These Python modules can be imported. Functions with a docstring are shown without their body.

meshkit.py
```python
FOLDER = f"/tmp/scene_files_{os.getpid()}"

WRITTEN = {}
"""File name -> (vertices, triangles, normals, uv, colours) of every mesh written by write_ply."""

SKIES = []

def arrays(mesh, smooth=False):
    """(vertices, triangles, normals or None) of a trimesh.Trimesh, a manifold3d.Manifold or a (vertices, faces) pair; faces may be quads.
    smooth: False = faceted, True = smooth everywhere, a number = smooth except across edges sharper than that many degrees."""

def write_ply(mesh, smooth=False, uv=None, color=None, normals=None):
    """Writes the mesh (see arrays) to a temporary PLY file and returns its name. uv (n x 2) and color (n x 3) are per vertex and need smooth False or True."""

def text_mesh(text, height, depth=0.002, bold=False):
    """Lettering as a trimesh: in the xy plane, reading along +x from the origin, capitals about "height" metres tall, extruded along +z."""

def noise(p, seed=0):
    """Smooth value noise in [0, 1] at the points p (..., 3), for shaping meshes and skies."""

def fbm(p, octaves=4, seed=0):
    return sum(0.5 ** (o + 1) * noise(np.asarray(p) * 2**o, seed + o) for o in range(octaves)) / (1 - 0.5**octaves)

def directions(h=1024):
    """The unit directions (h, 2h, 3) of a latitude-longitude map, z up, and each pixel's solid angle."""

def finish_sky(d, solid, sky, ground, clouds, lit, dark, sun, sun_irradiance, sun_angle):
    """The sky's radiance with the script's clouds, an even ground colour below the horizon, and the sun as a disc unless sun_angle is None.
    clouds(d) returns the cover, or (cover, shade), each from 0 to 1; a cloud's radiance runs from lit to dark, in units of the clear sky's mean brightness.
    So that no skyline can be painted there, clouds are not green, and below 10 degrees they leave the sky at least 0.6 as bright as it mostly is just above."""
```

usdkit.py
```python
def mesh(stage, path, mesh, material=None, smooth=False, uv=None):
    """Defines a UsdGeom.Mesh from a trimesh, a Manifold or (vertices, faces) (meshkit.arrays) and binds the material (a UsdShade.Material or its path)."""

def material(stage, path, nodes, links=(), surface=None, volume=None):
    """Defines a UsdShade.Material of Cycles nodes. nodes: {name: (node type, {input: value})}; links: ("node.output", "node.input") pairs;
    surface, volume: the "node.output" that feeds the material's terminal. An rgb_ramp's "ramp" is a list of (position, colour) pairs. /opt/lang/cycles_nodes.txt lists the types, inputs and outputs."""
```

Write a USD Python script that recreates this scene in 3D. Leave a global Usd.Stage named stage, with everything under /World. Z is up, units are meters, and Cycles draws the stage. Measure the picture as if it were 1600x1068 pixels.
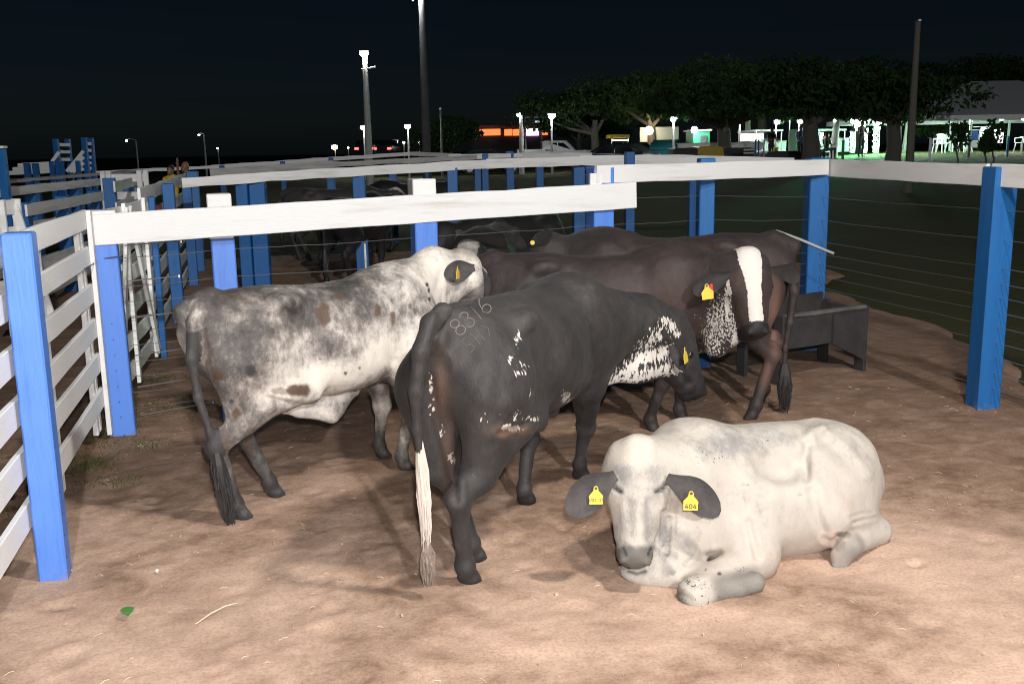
import math, random
import numpy as np, trimesh, usdkit, meshkit
from scipy.interpolate import PchipInterpolator
from pxr import Usd, UsdGeom, UsdLux, UsdShade, Sdf, Gf, Vt

stage = Usd.Stage.CreateInMemory()
UsdGeom.SetStageUpAxis(stage, 'Z')
UsdGeom.SetStageMetersPerUnit(stage, 1.0)
UsdGeom.Xform.Define(stage, '/World')
UsdGeom.Scope.Define(stage, '/World/Looks')

# ------------------------------------------------------------------ camera, sky, lights, exposure
EYE_H, FOCAL_PX, PITCH, ROLL = 1.85, 1540.0, math.radians(11.0), math.radians(1.0)
FWD = np.array([0, math.cos(PITCH), -math.sin(PITCH)])
_R0 = np.array([1.0, 0, 0]); _U0 = np.cross(_R0, FWD)
RIGHT = _R0 * math.cos(ROLL) - _U0 * math.sin(ROLL)
UP = _U0 * math.cos(ROLL) + _R0 * math.sin(ROLL)
EYE = np.array([0, 0, EYE_H])
cam = UsdGeom.Camera.Define(stage, '/World/camera')
M = Gf.Matrix4d(*RIGHT, 0, *UP, 0, *(-FWD), 0, *EYE, 1)
cam.AddTransformOp().Set(M)
cam.CreateHorizontalApertureAttr(36.0)
cam.CreateVerticalApertureAttr(36.0 * 683 / 1024)
cam.CreateFocalLengthAttr(36.0 * FOCAL_PX / 1600)
cam.CreateClippingRangeAttr(Gf.Vec2f(0.05, 5000))
cam.CreateExposureAttr(0.0)

# the night sky, and faint moonlight from the same direction
MOON_EL, MOON_ROT = 0.9, 2.2
sky = UsdLux.DomeLight.Define(stage, '/World/sky')
sky_m = usdkit.material(stage, '/World/Looks/night_sky', {
    's': ('sky_texture', {'sky_type': 'single_scattering', 'sun_disc': False, 'sun_elevation': MOON_EL, 'sun_rotation': MOON_ROT}),
    't': ('mix', {'mix_type': 'multiply', 'fac': 1.0, 'color2': (0.58, 0.80, 1.02)}),
    'b': ('background_shader', {'strength': 0.0014})}, [('s.color', 't.color1'), ('t.color', 'b.color')], surface='b.background')
UsdShade.MaterialBindingAPI.Apply(sky.GetPrim()).Bind(sky_m)
sky.GetPrim().SetCustomDataByKey('kind', 'structure')
moon = UsdLux.DistantLight.Define(stage, '/World/moonlight')
moon.CreateIntensityAttr(0.004); moon.CreateAngleAttr(0.5); moon.CreateNormalizeAttr(True)
moon.CreateColorAttr(Gf.Vec3f(1, 0.95, 0.9))
moon.AddRotateXYZOp().Set(Gf.Vec3f(90 - math.degrees(MOON_EL), 0, 180 - math.degrees(MOON_ROT)))

def bulb(path, pos, power, radius, color=(1, 1, 1)):
    l = UsdLux.SphereLight.Define(stage, path)
    l.CreateRadiusAttr(radius); l.CreateIntensityAttr(power); l.CreateNormalizeAttr(True)
    l.CreateColorAttr(Gf.Vec3f(*color)); l.AddTranslateOp().Set(Gf.Vec3d(*map(float, pos)))
    return l

FLASH, PEN_LAMP, YARD_FILL = 275.0, 240.0, 7000.0
bulb('/World/camera_flash', (0.05, 0.02, EYE_H + 0.15), FLASH, 0.035, (1, 0.97, 0.94))     # the flash on the photographer's camera
bulb('/World/pen_lamp_light', (1.75, 2.75, 4.28), PEN_LAMP, 0.16, (1, 0.95, 0.88))          # the floodlight over the pen
bulb('/World/yard_fill_light', (7.0, -20.0, 11.3), YARD_FILL, 0.35, (0.97, 0.98, 1))        # unseen fill light added behind the camera to brighten the far rails

# ------------------------------------------------------------------ helpers
def ray(x, y): return FWD * FOCAL_PX + RIGHT * (x - 800) - UP * (y - 534)
def at(x, y, Y):                       # the point that shows at photo pixel (x, y), Y metres ahead
    d = ray(x, y); return EYE + d * (Y / d[1])
def on(x, y, z=0.0):                   # ... at height z
    d = ray(x, y); return EYE + d * ((z - EYE_H) / d[2])

used = {}
def path_for(parent, name):
    base = '/World' if parent is None else str(parent.GetPath())
    k = (base, name); n = used.get(k, 0); used[k] = n + 1
    return f'{base}/{name}' if n == 0 else f'{base}/{name}_{n:03d}'
def tag(p, label=None, cat=None, group=None, kind=None):
    p = p.GetPrim() if hasattr(p, 'GetPrim') else p
    for k, v in (('label', label), ('category', cat), ('group', group), ('kind', kind)):
        if v: p.SetCustomDataByKey(k, v)
    return p
def obj(name, mesh, mat, parent=None, smooth=False, **kw):
    m = usdkit.mesh(stage, path_for(parent, name), mesh, LOOK[mat] if isinstance(mat, str) else mat, smooth=smooth)
    return tag(m, **kw)
def thing(name, label, cat, loc=(0, 0, 0), rotz=0.0, group=None, kind=None):
    x = UsdGeom.Xform.Define(stage, path_for(None, name))
    x.AddTranslateOp().Set(Gf.Vec3d(*map(float, loc)))
    x.AddRotateZOp().Set(float(math.degrees(rotz)))
    return tag(x, label, cat, group, kind)
def dup(root, loc, rotz, label, group=None, scale=None):
    was = root.GetCustomData()
    x = UsdGeom.Xform.Define(stage, path_for(None, root.GetName()))
    p = x.GetPrim(); p.GetReferences().AddInternalReference(root.GetPath()); p.SetInstanceable(True)
    x.ClearXformOpOrder()
    ops = [o for o in x.GetOrderedXformOps()]
    x.GetPrim().GetAttribute('xformOp:translate').Set(Gf.Vec3d(*map(float, loc))) if x.GetPrim().GetAttribute('xformOp:translate') else x.AddTranslateOp().Set(Gf.Vec3d(*map(float, loc)))
    a = x.GetPrim().GetAttribute('xformOp:rotateZ'); a.Set(float(math.degrees(rotz)))
    order = ['xformOp:translate', 'xformOp:rotateZ']
    if scale:
        x.GetPrim().CreateAttribute('xformOp:scale', Sdf.ValueTypeNames.Float3).Set(Gf.Vec3f(*([scale] * 3) if np.ndim(scale) == 0 else scale)); order.append('xformOp:scale')
    x.GetXformOpOrderAttr().Set(order)
    return tag(p, label, was['category'], group or was.get('group'))

def cat_meshes(ms): return trimesh.util.concatenate([trimesh.Trimesh(m.vertices, m.faces, process=False) for m in ms])
_BOX = {}
def cbox(sx, sy, sz, ch=0.0):
    """box centred on the origin with chamfered edges"""
    if ch <= 0: return trimesh.creation.box([sx, sy, sz])
    k = (round(sx, 4), round(sy, 4), round(sz, 4), ch)
    if k not in _BOX:
        h = np.array([sx, sy, sz]) / 2; pts = []
        for s in np.ndindex(2, 2, 2):
            sg = np.array(s) * 2 - 1
            for a in range(3):
                q = h - ch; q[a] = h[a]; pts.append(q * sg)
        _BOX[k] = trimesh.convex.convex_hull(np.array(pts))
    return _BOX[k].copy()
def frame(m, o, x, y, z):
    T = np.eye(4); T[:3, 0], T[:3, 1], T[:3, 2], T[:3, 3] = x, y, z, o
    m.apply_transform(T); return m
def unit(v): v = np.asarray(v, float); return v / np.linalg.norm(v)
def beam(a, b, height, thick, ch=0.003, up=(0, 0, 1), rough=0.0, seed=0):
    """a plank from a to b (centre line), height along up, thick across"""
    a, b = np.asarray(a, float), np.asarray(b, float)
    x = unit(b - a); y = unit(np.cross(up, x)); z = np.cross(x, y)
    L = np.linalg.norm(b - a)
    if rough <= 0: m = cbox(L, thick, height, ch)
    else:                                             # a sawn board: slightly wavy edges
        r = np.random.default_rng(seed); n = max(3, int(L / 0.25)); xs = np.linspace(-L / 2, L / 2, n + 1)
        up_, lo_ = height / 2 + rough * r.normal(size=n + 1), -height / 2 + rough * r.normal(size=n + 1)
        yo = np.cumsum(r.normal(size=n + 1)) * rough * 0.5; yo -= np.linspace(yo[0], yo[-1], n + 1)
        c = ch; ring = []
        for i in range(n + 1):
            t, w = thick / 2, yo[i]
            ring.append([[xs[i], w + t, lo_[i] + c], [xs[i], w + t, up_[i] - c], [xs[i], w + t - c, up_[i]], [xs[i], w - t + c, up_[i]],
                         [xs[i], w - t, up_[i] - c], [xs[i], w - t, lo_[i] + c], [xs[i], w - t + c, lo_[i]], [xs[i], w + t - c, lo_[i]]])
        v = np.array(ring).reshape(-1, 3); f = []
        for i in range(n):
            for j in range(8):
                p, q = i * 8 + j, i * 8 + (j + 1) % 8
                f += [[p, q, q + 8], [p, q + 8, p + 8]]
        for j in range(1, 7): f += [[0, j + 1, j], [n * 8, n * 8 + j, n * 8 + j + 1]]
        m = trimesh.Trimesh(v, np.array(f)[:, ::-1], process=False)
    return frame(m, (a + b) / 2, x, y, z)
def tube(pts, r, n=6, caps=True):
    pts = np.asarray(pts, float); r = np.broadcast_to(r, len(pts)).astype(float)
    t = np.gradient(pts, axis=0); t /= np.maximum(np.linalg.norm(t, axis=1, keepdims=True), 1e-9)
    ref = np.array([0, 0, 1.0]) if abs(t[0][2]) < 0.9 else np.array([1.0, 0, 0])
    v = []
    for i in range(len(pts)):
        ref = ref - t[i] * (ref @ t[i]); ref /= max(np.linalg.norm(ref), 1e-9)
        s = np.cross(t[i], ref); a = np.arange(n) / n * 2 * np.pi
        v.append(pts[i] + r[i] * (np.cos(a)[:, None] * ref + np.sin(a)[:, None] * s))
    v = np.vstack(v); f = []
    for i in range(len(pts) - 1):
        for j in range(n):
            p, q = i * n + j, i * n + (j + 1) % n
            f += [[p, q, q + n], [p, q + n, p + n]]
    if caps:
        e = (len(pts) - 1) * n
        for j in range(1, n - 1): f += [[0, j + 1, j], [e, e + j, e + j + 1]]
    return trimesh.Trimesh(v, np.array(f), process=False)
def prism(poly, depth, o=(0, 0, 0), x=(1, 0, 0), y=(0, 0, 1)):
    """a flat outline (list of 2-D points, any winding) extruded by depth along x cross y, about its middle"""
    from shapely.geometry import Polygon
    m = trimesh.creation.extrude_polygon(Polygon(poly), depth, engine='earcut'); m.apply_translation([0, 0, -depth / 2])
    x = unit(x); z = unit(np.cross(x, y)); yy = np.cross(z, x)
    return frame(m, o, x, yy, z)
def sstep(a, b, x): t = np.clip((x - a) / (b - a), 0, 1); return t * t * (3 - 2 * t)

# ------------------------------------------------------------------ materials
LOOK = {}
def look(name, nodes, links, surface='p.BSDF'):
    LOOK[name] = usdkit.material(stage, f'/World/Looks/{name}', nodes, links, surface=surface)
def plain(name, col, rough=0.6, **kw):
    look(name, {'p': ('principled_bsdf', {'base_color': col, 'roughness': rough, **kw})}, [])
def worn(name, col, dirt, rough=0.55, scale=5.0, amount=(0.45, 0.75), streak=(1, 1, 1), bump=0.3, fine=90.0, mud=0.0):
    """paint or wood with blotches of another tone and a little grain"""
    look(name, {
        'tc': ('texture_coordinate', {}), 'mp': ('mapping', {'scale': streak}),
        'n': ('noise_texture', {'scale': scale, 'detail': 7.0, 'roughness': 0.65}),
        'r': ('rgb_ramp', {'ramp': [(0, (0, 0, 0)), (amount[0], (0, 0, 0)), (amount[1], (1, 1, 1)), (1, (1, 1, 1))]}),
        'm': ('mix', {'color1': col, 'color2': dirt}),
        'f': ('noise_texture', {'scale': fine, 'detail': 4.0, 'roughness': 0.6}),
        'b': ('bump', {'strength': bump, 'distance': 0.004}),
        'x': ('separate_xyz', {}), 'mn': ('noise_texture', {'scale': 18.0, 'detail': 5.0, 'roughness': 0.7}),
        'mz': ('math', {'math_type': 'multiply_add', 'value2': 0.55}), 'mr': ('map_range', {'range_type': 'smoothstep', 'from_min': mud + .17, 'from_max': mud + .33, 'to_min': 0.55 if mud else 0.0, 'to_max': 0.0, 'clamp': True}),
        'mm': ('mix', {'color2': (0.30, 0.20, 0.14)}),
        'p': ('principled_bsdf', {'roughness': rough, 'specular_ior_level': 0.35})},
        [('tc.object', 'x.vector'), ('tc.object', 'mn.vector'), ('mn.fac', 'mz.value1'), ('x.z', 'mz.value3'), ('mz.value', 'mr.value'), ('mr.result', 'mm.fac'), ('m.color', 'mm.color1'), ('tc.object', 'mp.vector'), ('mp.vector', 'n.vector'), ('mp.vector', 'f.vector'), ('n.fac', 'r.fac'), ('r.color', 'm.fac'),
         ('mm.color', 'p.base_color'), ('f.fac', 'b.height'), ('b.normal', 'p.normal')])
def lamp(name, col, strength):
    look(name, {'e': ('emission', {'color': col, 'strength': strength})}, [], surface='e.emission')

worn('white_paint', (0.60, 0.595, 0.585), (0.42, 0.39, 0.35), 0.5, 1.6, (0.55, 0.82), (.7, .7, 7.0), bump=0.35, fine=16)
worn('white_paint_worn', (0.74, 0.73, 0.71), (0.45, 0.43, 0.40), 0.6, 2.0, (0.48, 0.8), (.7, .7, 6.0), bump=0.5, fine=16)
worn('grey_wood', (0.40, 0.39, 0.38), (0.24, 0.22, 0.20), 0.75, 2.5, (0.4, 0.7), (.7, .7, 6.0), bump=0.6, fine=16)
worn('blue_paint_flashlit', (0.080, 0.195, 0.58), (0.055, 0.14, 0.45), 0.45, 5.0, (0.5, 0.8), (3.0, 3.0, .35), bump=0.45, fine=26, mud=.02)  # flash wash-out of the nearer posts put into a paler blue
worn('blue_paint_deep', (0.010, 0.10, 0.30), (0.008, 0.075, 0.23), 0.5, 5.0, (0.45, 0.8), (3.0, 3.0, .35), bump=0.45, fine=26, mud=.02)  # same blue, darkened in colour for posts the flash reaches less
worn('trough_board', (0.032, 0.029, 0.029), (0.017, 0.015, 0.015), 0.8, 6.0, (0.4, 0.7), bump=0.8, fine=70)
worn('concrete', (0.34, 0.33, 0.31), (0.22, 0.21, 0.2), 0.85, 3.0, bump=0.5)
worn('trough_rim', (0.10, 0.095, 0.09), (0.05, 0.045, 0.042), 0.8, 6.0, (0.4, 0.7), bump=0.8, fine=70)
worn('pole_dark', (0.055, 0.055, 0.055), (0.035, 0.035, 0.035), 0.9, 3.0, bump=0.4)
plain('wire', (0.42, 0.41, 0.40), 0.35, metallic=0.85)
worn('white_slat_lifted', (0.80, 0.795, 0.78), (0.60, 0.57, 0.53), 0.5, 1.6, (0.58, 0.85), (.7, .7, 7.0), bump=0.35, fine=16)  # white paint lifted in colour to offset the grazing flash light
plain('steel', (0.5, 0.5, 0.5), 0.35, metallic=0.9)
plain('nail', (0.05, 0.05, 0.07), 0.6)
plain('black', (0.012, 0.012, 0.013), 0.6)
plain('dark_rubber', (0.02, 0.02, 0.02), 0.8)
plain('glass_dark', (0.01, 0.012, 0.014), 0.08)
plain('tag_yellow', (0.58, 0.42, 0.045), 0.5)
plain('tag_red', (0.62, 0.05, 0.05), 0.45)
plain('tag_ink', (0.06, 0.05, 0.02), 0.6)
plain('eye', (0.012, 0.009, 0.008), 0.08)
plain('red_cloth', (0.38, 0.03, 0.06), 0.85)
plain('straw', (0.62, 0.50, 0.33), 0.8)
plain('stone', (0.7, 0.66, 0.6), 0.8)
plain('leaf', (0.06, 0.20, 0.03), 0.5)
plain('plastic_white', (0.75, 0.75, 0.74), 0.4)
plain('car_white', (0.72, 0.73, 0.74), 0.25, coat_weight=0.5)
plain('car_dark', (0.015, 0.02, 0.022), 0.2, coat_weight=0.6)
plain('car_teal', (0.01, 0.06, 0.065), 0.25, coat_weight=0.5)
plain('tarp_dark', (0.025, 0.027, 0.026), 0.7)
plain('tarp_yellow', (0.45, 0.30, 0.01), 0.6)
plain('wall_white', (0.72, 0.72, 0.72), 0.7)
plain('wall_dark', (0.05, 0.05, 0.055), 0.8)
plain('sign_yellow', (0.75, 0.5, 0.02), 0.5)
plain('green_panel', (0.02, 0.22, 0.10), 0.5)
plain('banner', (0.45, 0.75, 0.55), 0.7)
plain('blue_panel', (0.04, 0.11, 0.35), 0.5)
plain('red_fascia', (0.45, 0.05, 0.03), 0.5)
plain('roof_sheet', (0.55, 0.55, 0.56), 0.6)
plain('skin', (0.20, 0.10, 0.06), 0.5)
plain('shirt_yellow', (0.62, 0.46, 0.02), 0.8)
plain('trousers', (0.02, 0.022, 0.03), 0.8)
plain('bark', (0.10, 0.09, 0.075), 0.9)
plain('bark_pale', (0.35, 0.34, 0.31), 0.9)
lamp('lamp_white', (0.92, 0.97, 1.0), 220.0)
lamp('lamp_big', (0.92, 0.97, 1.0), 380.0)
lamp('lamp_green', (0.08, 1.0, 0.34), 1000.0)
lamp('lamp_warm', (1.0, 0.78, 0.45), 22.0)
lamp('lamp_small', (0.95, 0.97, 1.0), 14.0)
lamp('lamp_red', (1.0, 0.08, 0.06), 6.0)
lamp('neon_orange', (1.0, 0.22, 0.06), 1.6)
lamp('neon_pink', (0.95, 0.5, 0.9), 3.0)
lamp('screen_white', (0.8, 0.9, 1.0), 0.9)
lamp('window_lit', (1.0, 0.93, 0.75), 2.2)
def foliage(name, a, b):
    look(name, {'tc': ('texture_coordinate', {}), 'n': ('noise_texture', {'scale': 1.1, 'detail': 3.0}), 'm': ('mix', {'color1': a, 'color2': b}),
                'd': ('diffuse_bsdf', {}), 't': ('translucent_bsdf', {}), 'x': ('mix_closure', {'fac': 0.35})},
         [('tc.object', 'n.vector'), ('n.fac', 'm.fac'), ('m.color', 'd.color'), ('m.color', 't.color'), ('d.BSDF', 'x.closure1'), ('t.BSDF', 'x.closure2')], surface='x.closure')
foliage('foliage', (0.022, 0.046, 0.017), (0.06, 0.10, 0.036))
foliage('grass', (0.05, 0.075, 0.02), (0.14, 0.15, 0.055))
foliage('weed', (0.22, 0.25, 0.07), (0.12, 0.2, 0.05))

# trodden sandy earth: dry pale crust, damp brown patches, browner overall farther back, fine grit and hoof-pocked relief
look('earth', {
    'tc': ('texture_coordinate', {}),
    'n1': ('noise_texture', {'scale': 0.75, 'detail': 5.0, 'roughness': 0.6, 'distortion': 0.6}),
    'n2': ('noise_texture', {'scale': 4.2, 'detail': 8.0, 'roughness': 0.68, 'distortion': 0.4}),
    'n3': ('noise_texture', {'scale': 70.0, 'detail': 7.0, 'roughness': 0.78}),
    'n4': ('noise_texture', {'scale': 14.0, 'detail': 7.0, 'roughness': 0.6}),
    'vo': ('voronoi_texture', {'feature': 'smooth_f1', 'scale': 8.5, 'smoothness': 0.6, 'randomness': 1.0}), 'va': ('math', {'math_type': 'multiply_add', 'value2': 1.3}),
    'r1': ('rgb_ramp', {'ramp': [(0, (0, 0, 0)), (0.43, (0, 0, 0)), (0.60, (1, 1, 1)), (1, (1, 1, 1))]}),
    'r2': ('rgb_ramp', {'ramp': [(0, (0, 0, 0)), (0.36, (0, 0, 0)), (0.66, (1, 1, 1)), (1, (1, 1, 1))]}),
    'm1': ('mix', {'color1': (0.195, 0.118, 0.078), 'color2': (0.46, 0.315, 0.24)}),
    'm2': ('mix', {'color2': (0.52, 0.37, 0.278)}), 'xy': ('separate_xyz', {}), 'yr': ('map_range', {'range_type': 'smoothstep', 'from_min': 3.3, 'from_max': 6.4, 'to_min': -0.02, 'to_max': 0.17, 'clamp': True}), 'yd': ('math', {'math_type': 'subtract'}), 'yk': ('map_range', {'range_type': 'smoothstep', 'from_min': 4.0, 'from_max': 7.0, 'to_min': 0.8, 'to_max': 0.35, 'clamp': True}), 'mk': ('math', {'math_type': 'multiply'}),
    'mx': ('math', {'math_type': 'multiply', 'value2': 0.85}),
    'r3': ('rgb_ramp', {'ramp': [(0, (0.40, 0.38, 0.36)), (0.36, (0.72, 0.71, 0.70)), (0.52, (1, 1, 1)), (0.66, (1.1, 1.1, 1.1)), (1, (1.35, 1.33, 1.3))]}),
    'm3': ('mix', {'mix_type': 'multiply', 'fac': 1.0}),
    'ad': ('math', {'math_type': 'multiply_add', 'value2': 2.4}),
    'b': ('bump', {'strength': 0.26, 'distance': 0.010}),
    'p': ('principled_bsdf', {'roughness': 0.95, 'specular_ior_level': 0.15})},
    [('tc.object', f'{n}.vector') for n in ('n1', 'n2', 'n3', 'n4', 'vo')] +
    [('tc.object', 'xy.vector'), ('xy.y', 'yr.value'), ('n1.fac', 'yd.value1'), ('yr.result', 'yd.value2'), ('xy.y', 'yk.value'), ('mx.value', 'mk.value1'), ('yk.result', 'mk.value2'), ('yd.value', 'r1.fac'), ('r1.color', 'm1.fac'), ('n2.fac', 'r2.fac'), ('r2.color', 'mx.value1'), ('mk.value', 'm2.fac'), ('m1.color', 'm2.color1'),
     ('n3.fac', 'r3.fac'), ('m2.color', 'm3.color1'), ('r3.color', 'm3.color2'), ('m3.color', 'p.base_color'),
     ('n4.fac', 'ad.value1'), ('n3.fac', 'ad.value3'), ('vo.distance', 'va.value1'), ('ad.value', 'va.value3'), ('va.value', 'b.height'), ('b.normal', 'p.normal')])
look('pasture', {
    'tc': ('texture_coordinate', {}),
    'n1': ('noise_texture', {'scale': 0.5, 'detail': 8.0, 'roughness': 0.7}),
    'n2': ('noise_texture', {'scale': 22.0, 'detail': 5.0, 'roughness': 0.7}),
    'm1': ('mix', {'color1': (0.030, 0.040, 0.014), 'color2': (0.085, 0.075, 0.038)}),
    'b': ('bump', {'strength': 0.8, 'distance': 0.05}),
    'p': ('principled_bsdf', {'roughness': 0.95, 'specular_ior_level': 0.1})},
    [('tc.object', 'n1.vector'), ('tc.object', 'n2.vector'), ('n1.fac', 'm1.fac'), ('m1.color', 'p.base_color'), ('n2.fac', 'b.height'), ('b.normal', 'p.normal')])

# ------------------------------------------------------------------ the ground
def gz(x, y):
    x, y = np.asarray(x, float), np.asarray(y, float)
    return 0.17 * sstep(8.5, 17, y) * (0.35 + 0.65 * sstep(-7, 2, x)) + (0.30 + 0.95 * sstep(0, 22, x)) * sstep(18, 52, y)
def sheet(xs, ys, zf):
    X, Y = np.meshgrid(xs, ys, indexing='ij'); v = np.stack([X, Y, zf(X, Y)], -1).reshape(-1, 3)
    n, m = len(xs), len(ys); i = np.arange(n * m).reshape(n, m)
    a, b, c, d = i[:-1, :-1].ravel(), i[1:, :-1].ravel(), i[1:, 1:].ravel(), i[:-1, 1:].ravel()
    return trimesh.Trimesh(v, np.vstack([np.stack([a, b, c], 1), np.stack([a, c, d], 1)]), process=False)
rng = np.random.default_rng(5)
HOOF = np.column_stack([rng.uniform(-3.4, 4.2, 520), rng.uniform(1.6, 9.0, 520), rng.uniform(0.035, 0.075, 520), rng.uniform(0.003, 0.011, 520)])
def earth_z(X, Y):
    P = np.stack([X, Y, np.zeros_like(X)], -1)
    z = 0.030 * (meshkit.fbm(P * 1.3, 4, 3) - 0.5) + 0.015 * (meshkit.fbm(P * 7.0, 4, 11) - 0.5) + 0.008 * (meshkit.fbm(P * 24.0, 2, 7) - 0.5)
    for hx, hy, r, dp in HOOF:                                   # hoof prints with a pushed-up rim
        i0, i1 = np.searchsorted(X[:, 0], [hx - 3 * r, hx + 3 * r]); j0, j1 = np.searchsorted(Y[0], [hy - 3 * r, hy + 3 * r])
        d = np.hypot(X[i0:i1, j0:j1] - hx, Y[i0:i1, j0:j1] - hy) / r
        z[i0:i1, j0:j1] += dp * (-np.exp(-d ** 2 * 1.4) + 0.30 * np.exp(-(d - 1.35) ** 2 * 5))
    return z
def earth_sheet(xs, ys):
    def zf(X, Y):
        edge = np.minimum.reduce([X + 15, 4.4 + 0.35 * (meshkit.fbm(np.stack([X * 0 + 3, Y, X * 0], -1) * 0.8, 3, 2) - 0.5) * 4 - X, 17.6 - Y])
        return gz(X, Y) + earth_z(X, Y) + 0.02 - 0.12 * sstep(0.4, 0, edge)
    return sheet(xs, ys, zf)
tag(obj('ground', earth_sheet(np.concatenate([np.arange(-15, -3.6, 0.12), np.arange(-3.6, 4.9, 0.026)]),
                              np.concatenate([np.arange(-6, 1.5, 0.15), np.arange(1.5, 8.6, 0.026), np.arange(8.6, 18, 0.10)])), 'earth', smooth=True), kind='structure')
far = np.concatenate([-np.geomspace(900, 16, 24), np.arange(-15, 40, 1.0), np.geomspace(40, 900, 20)])
fary = np.concatenate([-np.geomspace(300, 8, 12), np.arange(-7, 70, 0.8), np.geomspace(71, 1500, 30)])
tag(obj('grass_field', sheet(far, fary, lambda X, Y: gz(X, Y) - 0.035 + 0.03 * (meshkit.noise(np.stack([X, Y, X * 0], -1) * 0.7, 4) - 0.5)), 'pasture', smooth=True), kind='structure')

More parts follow.
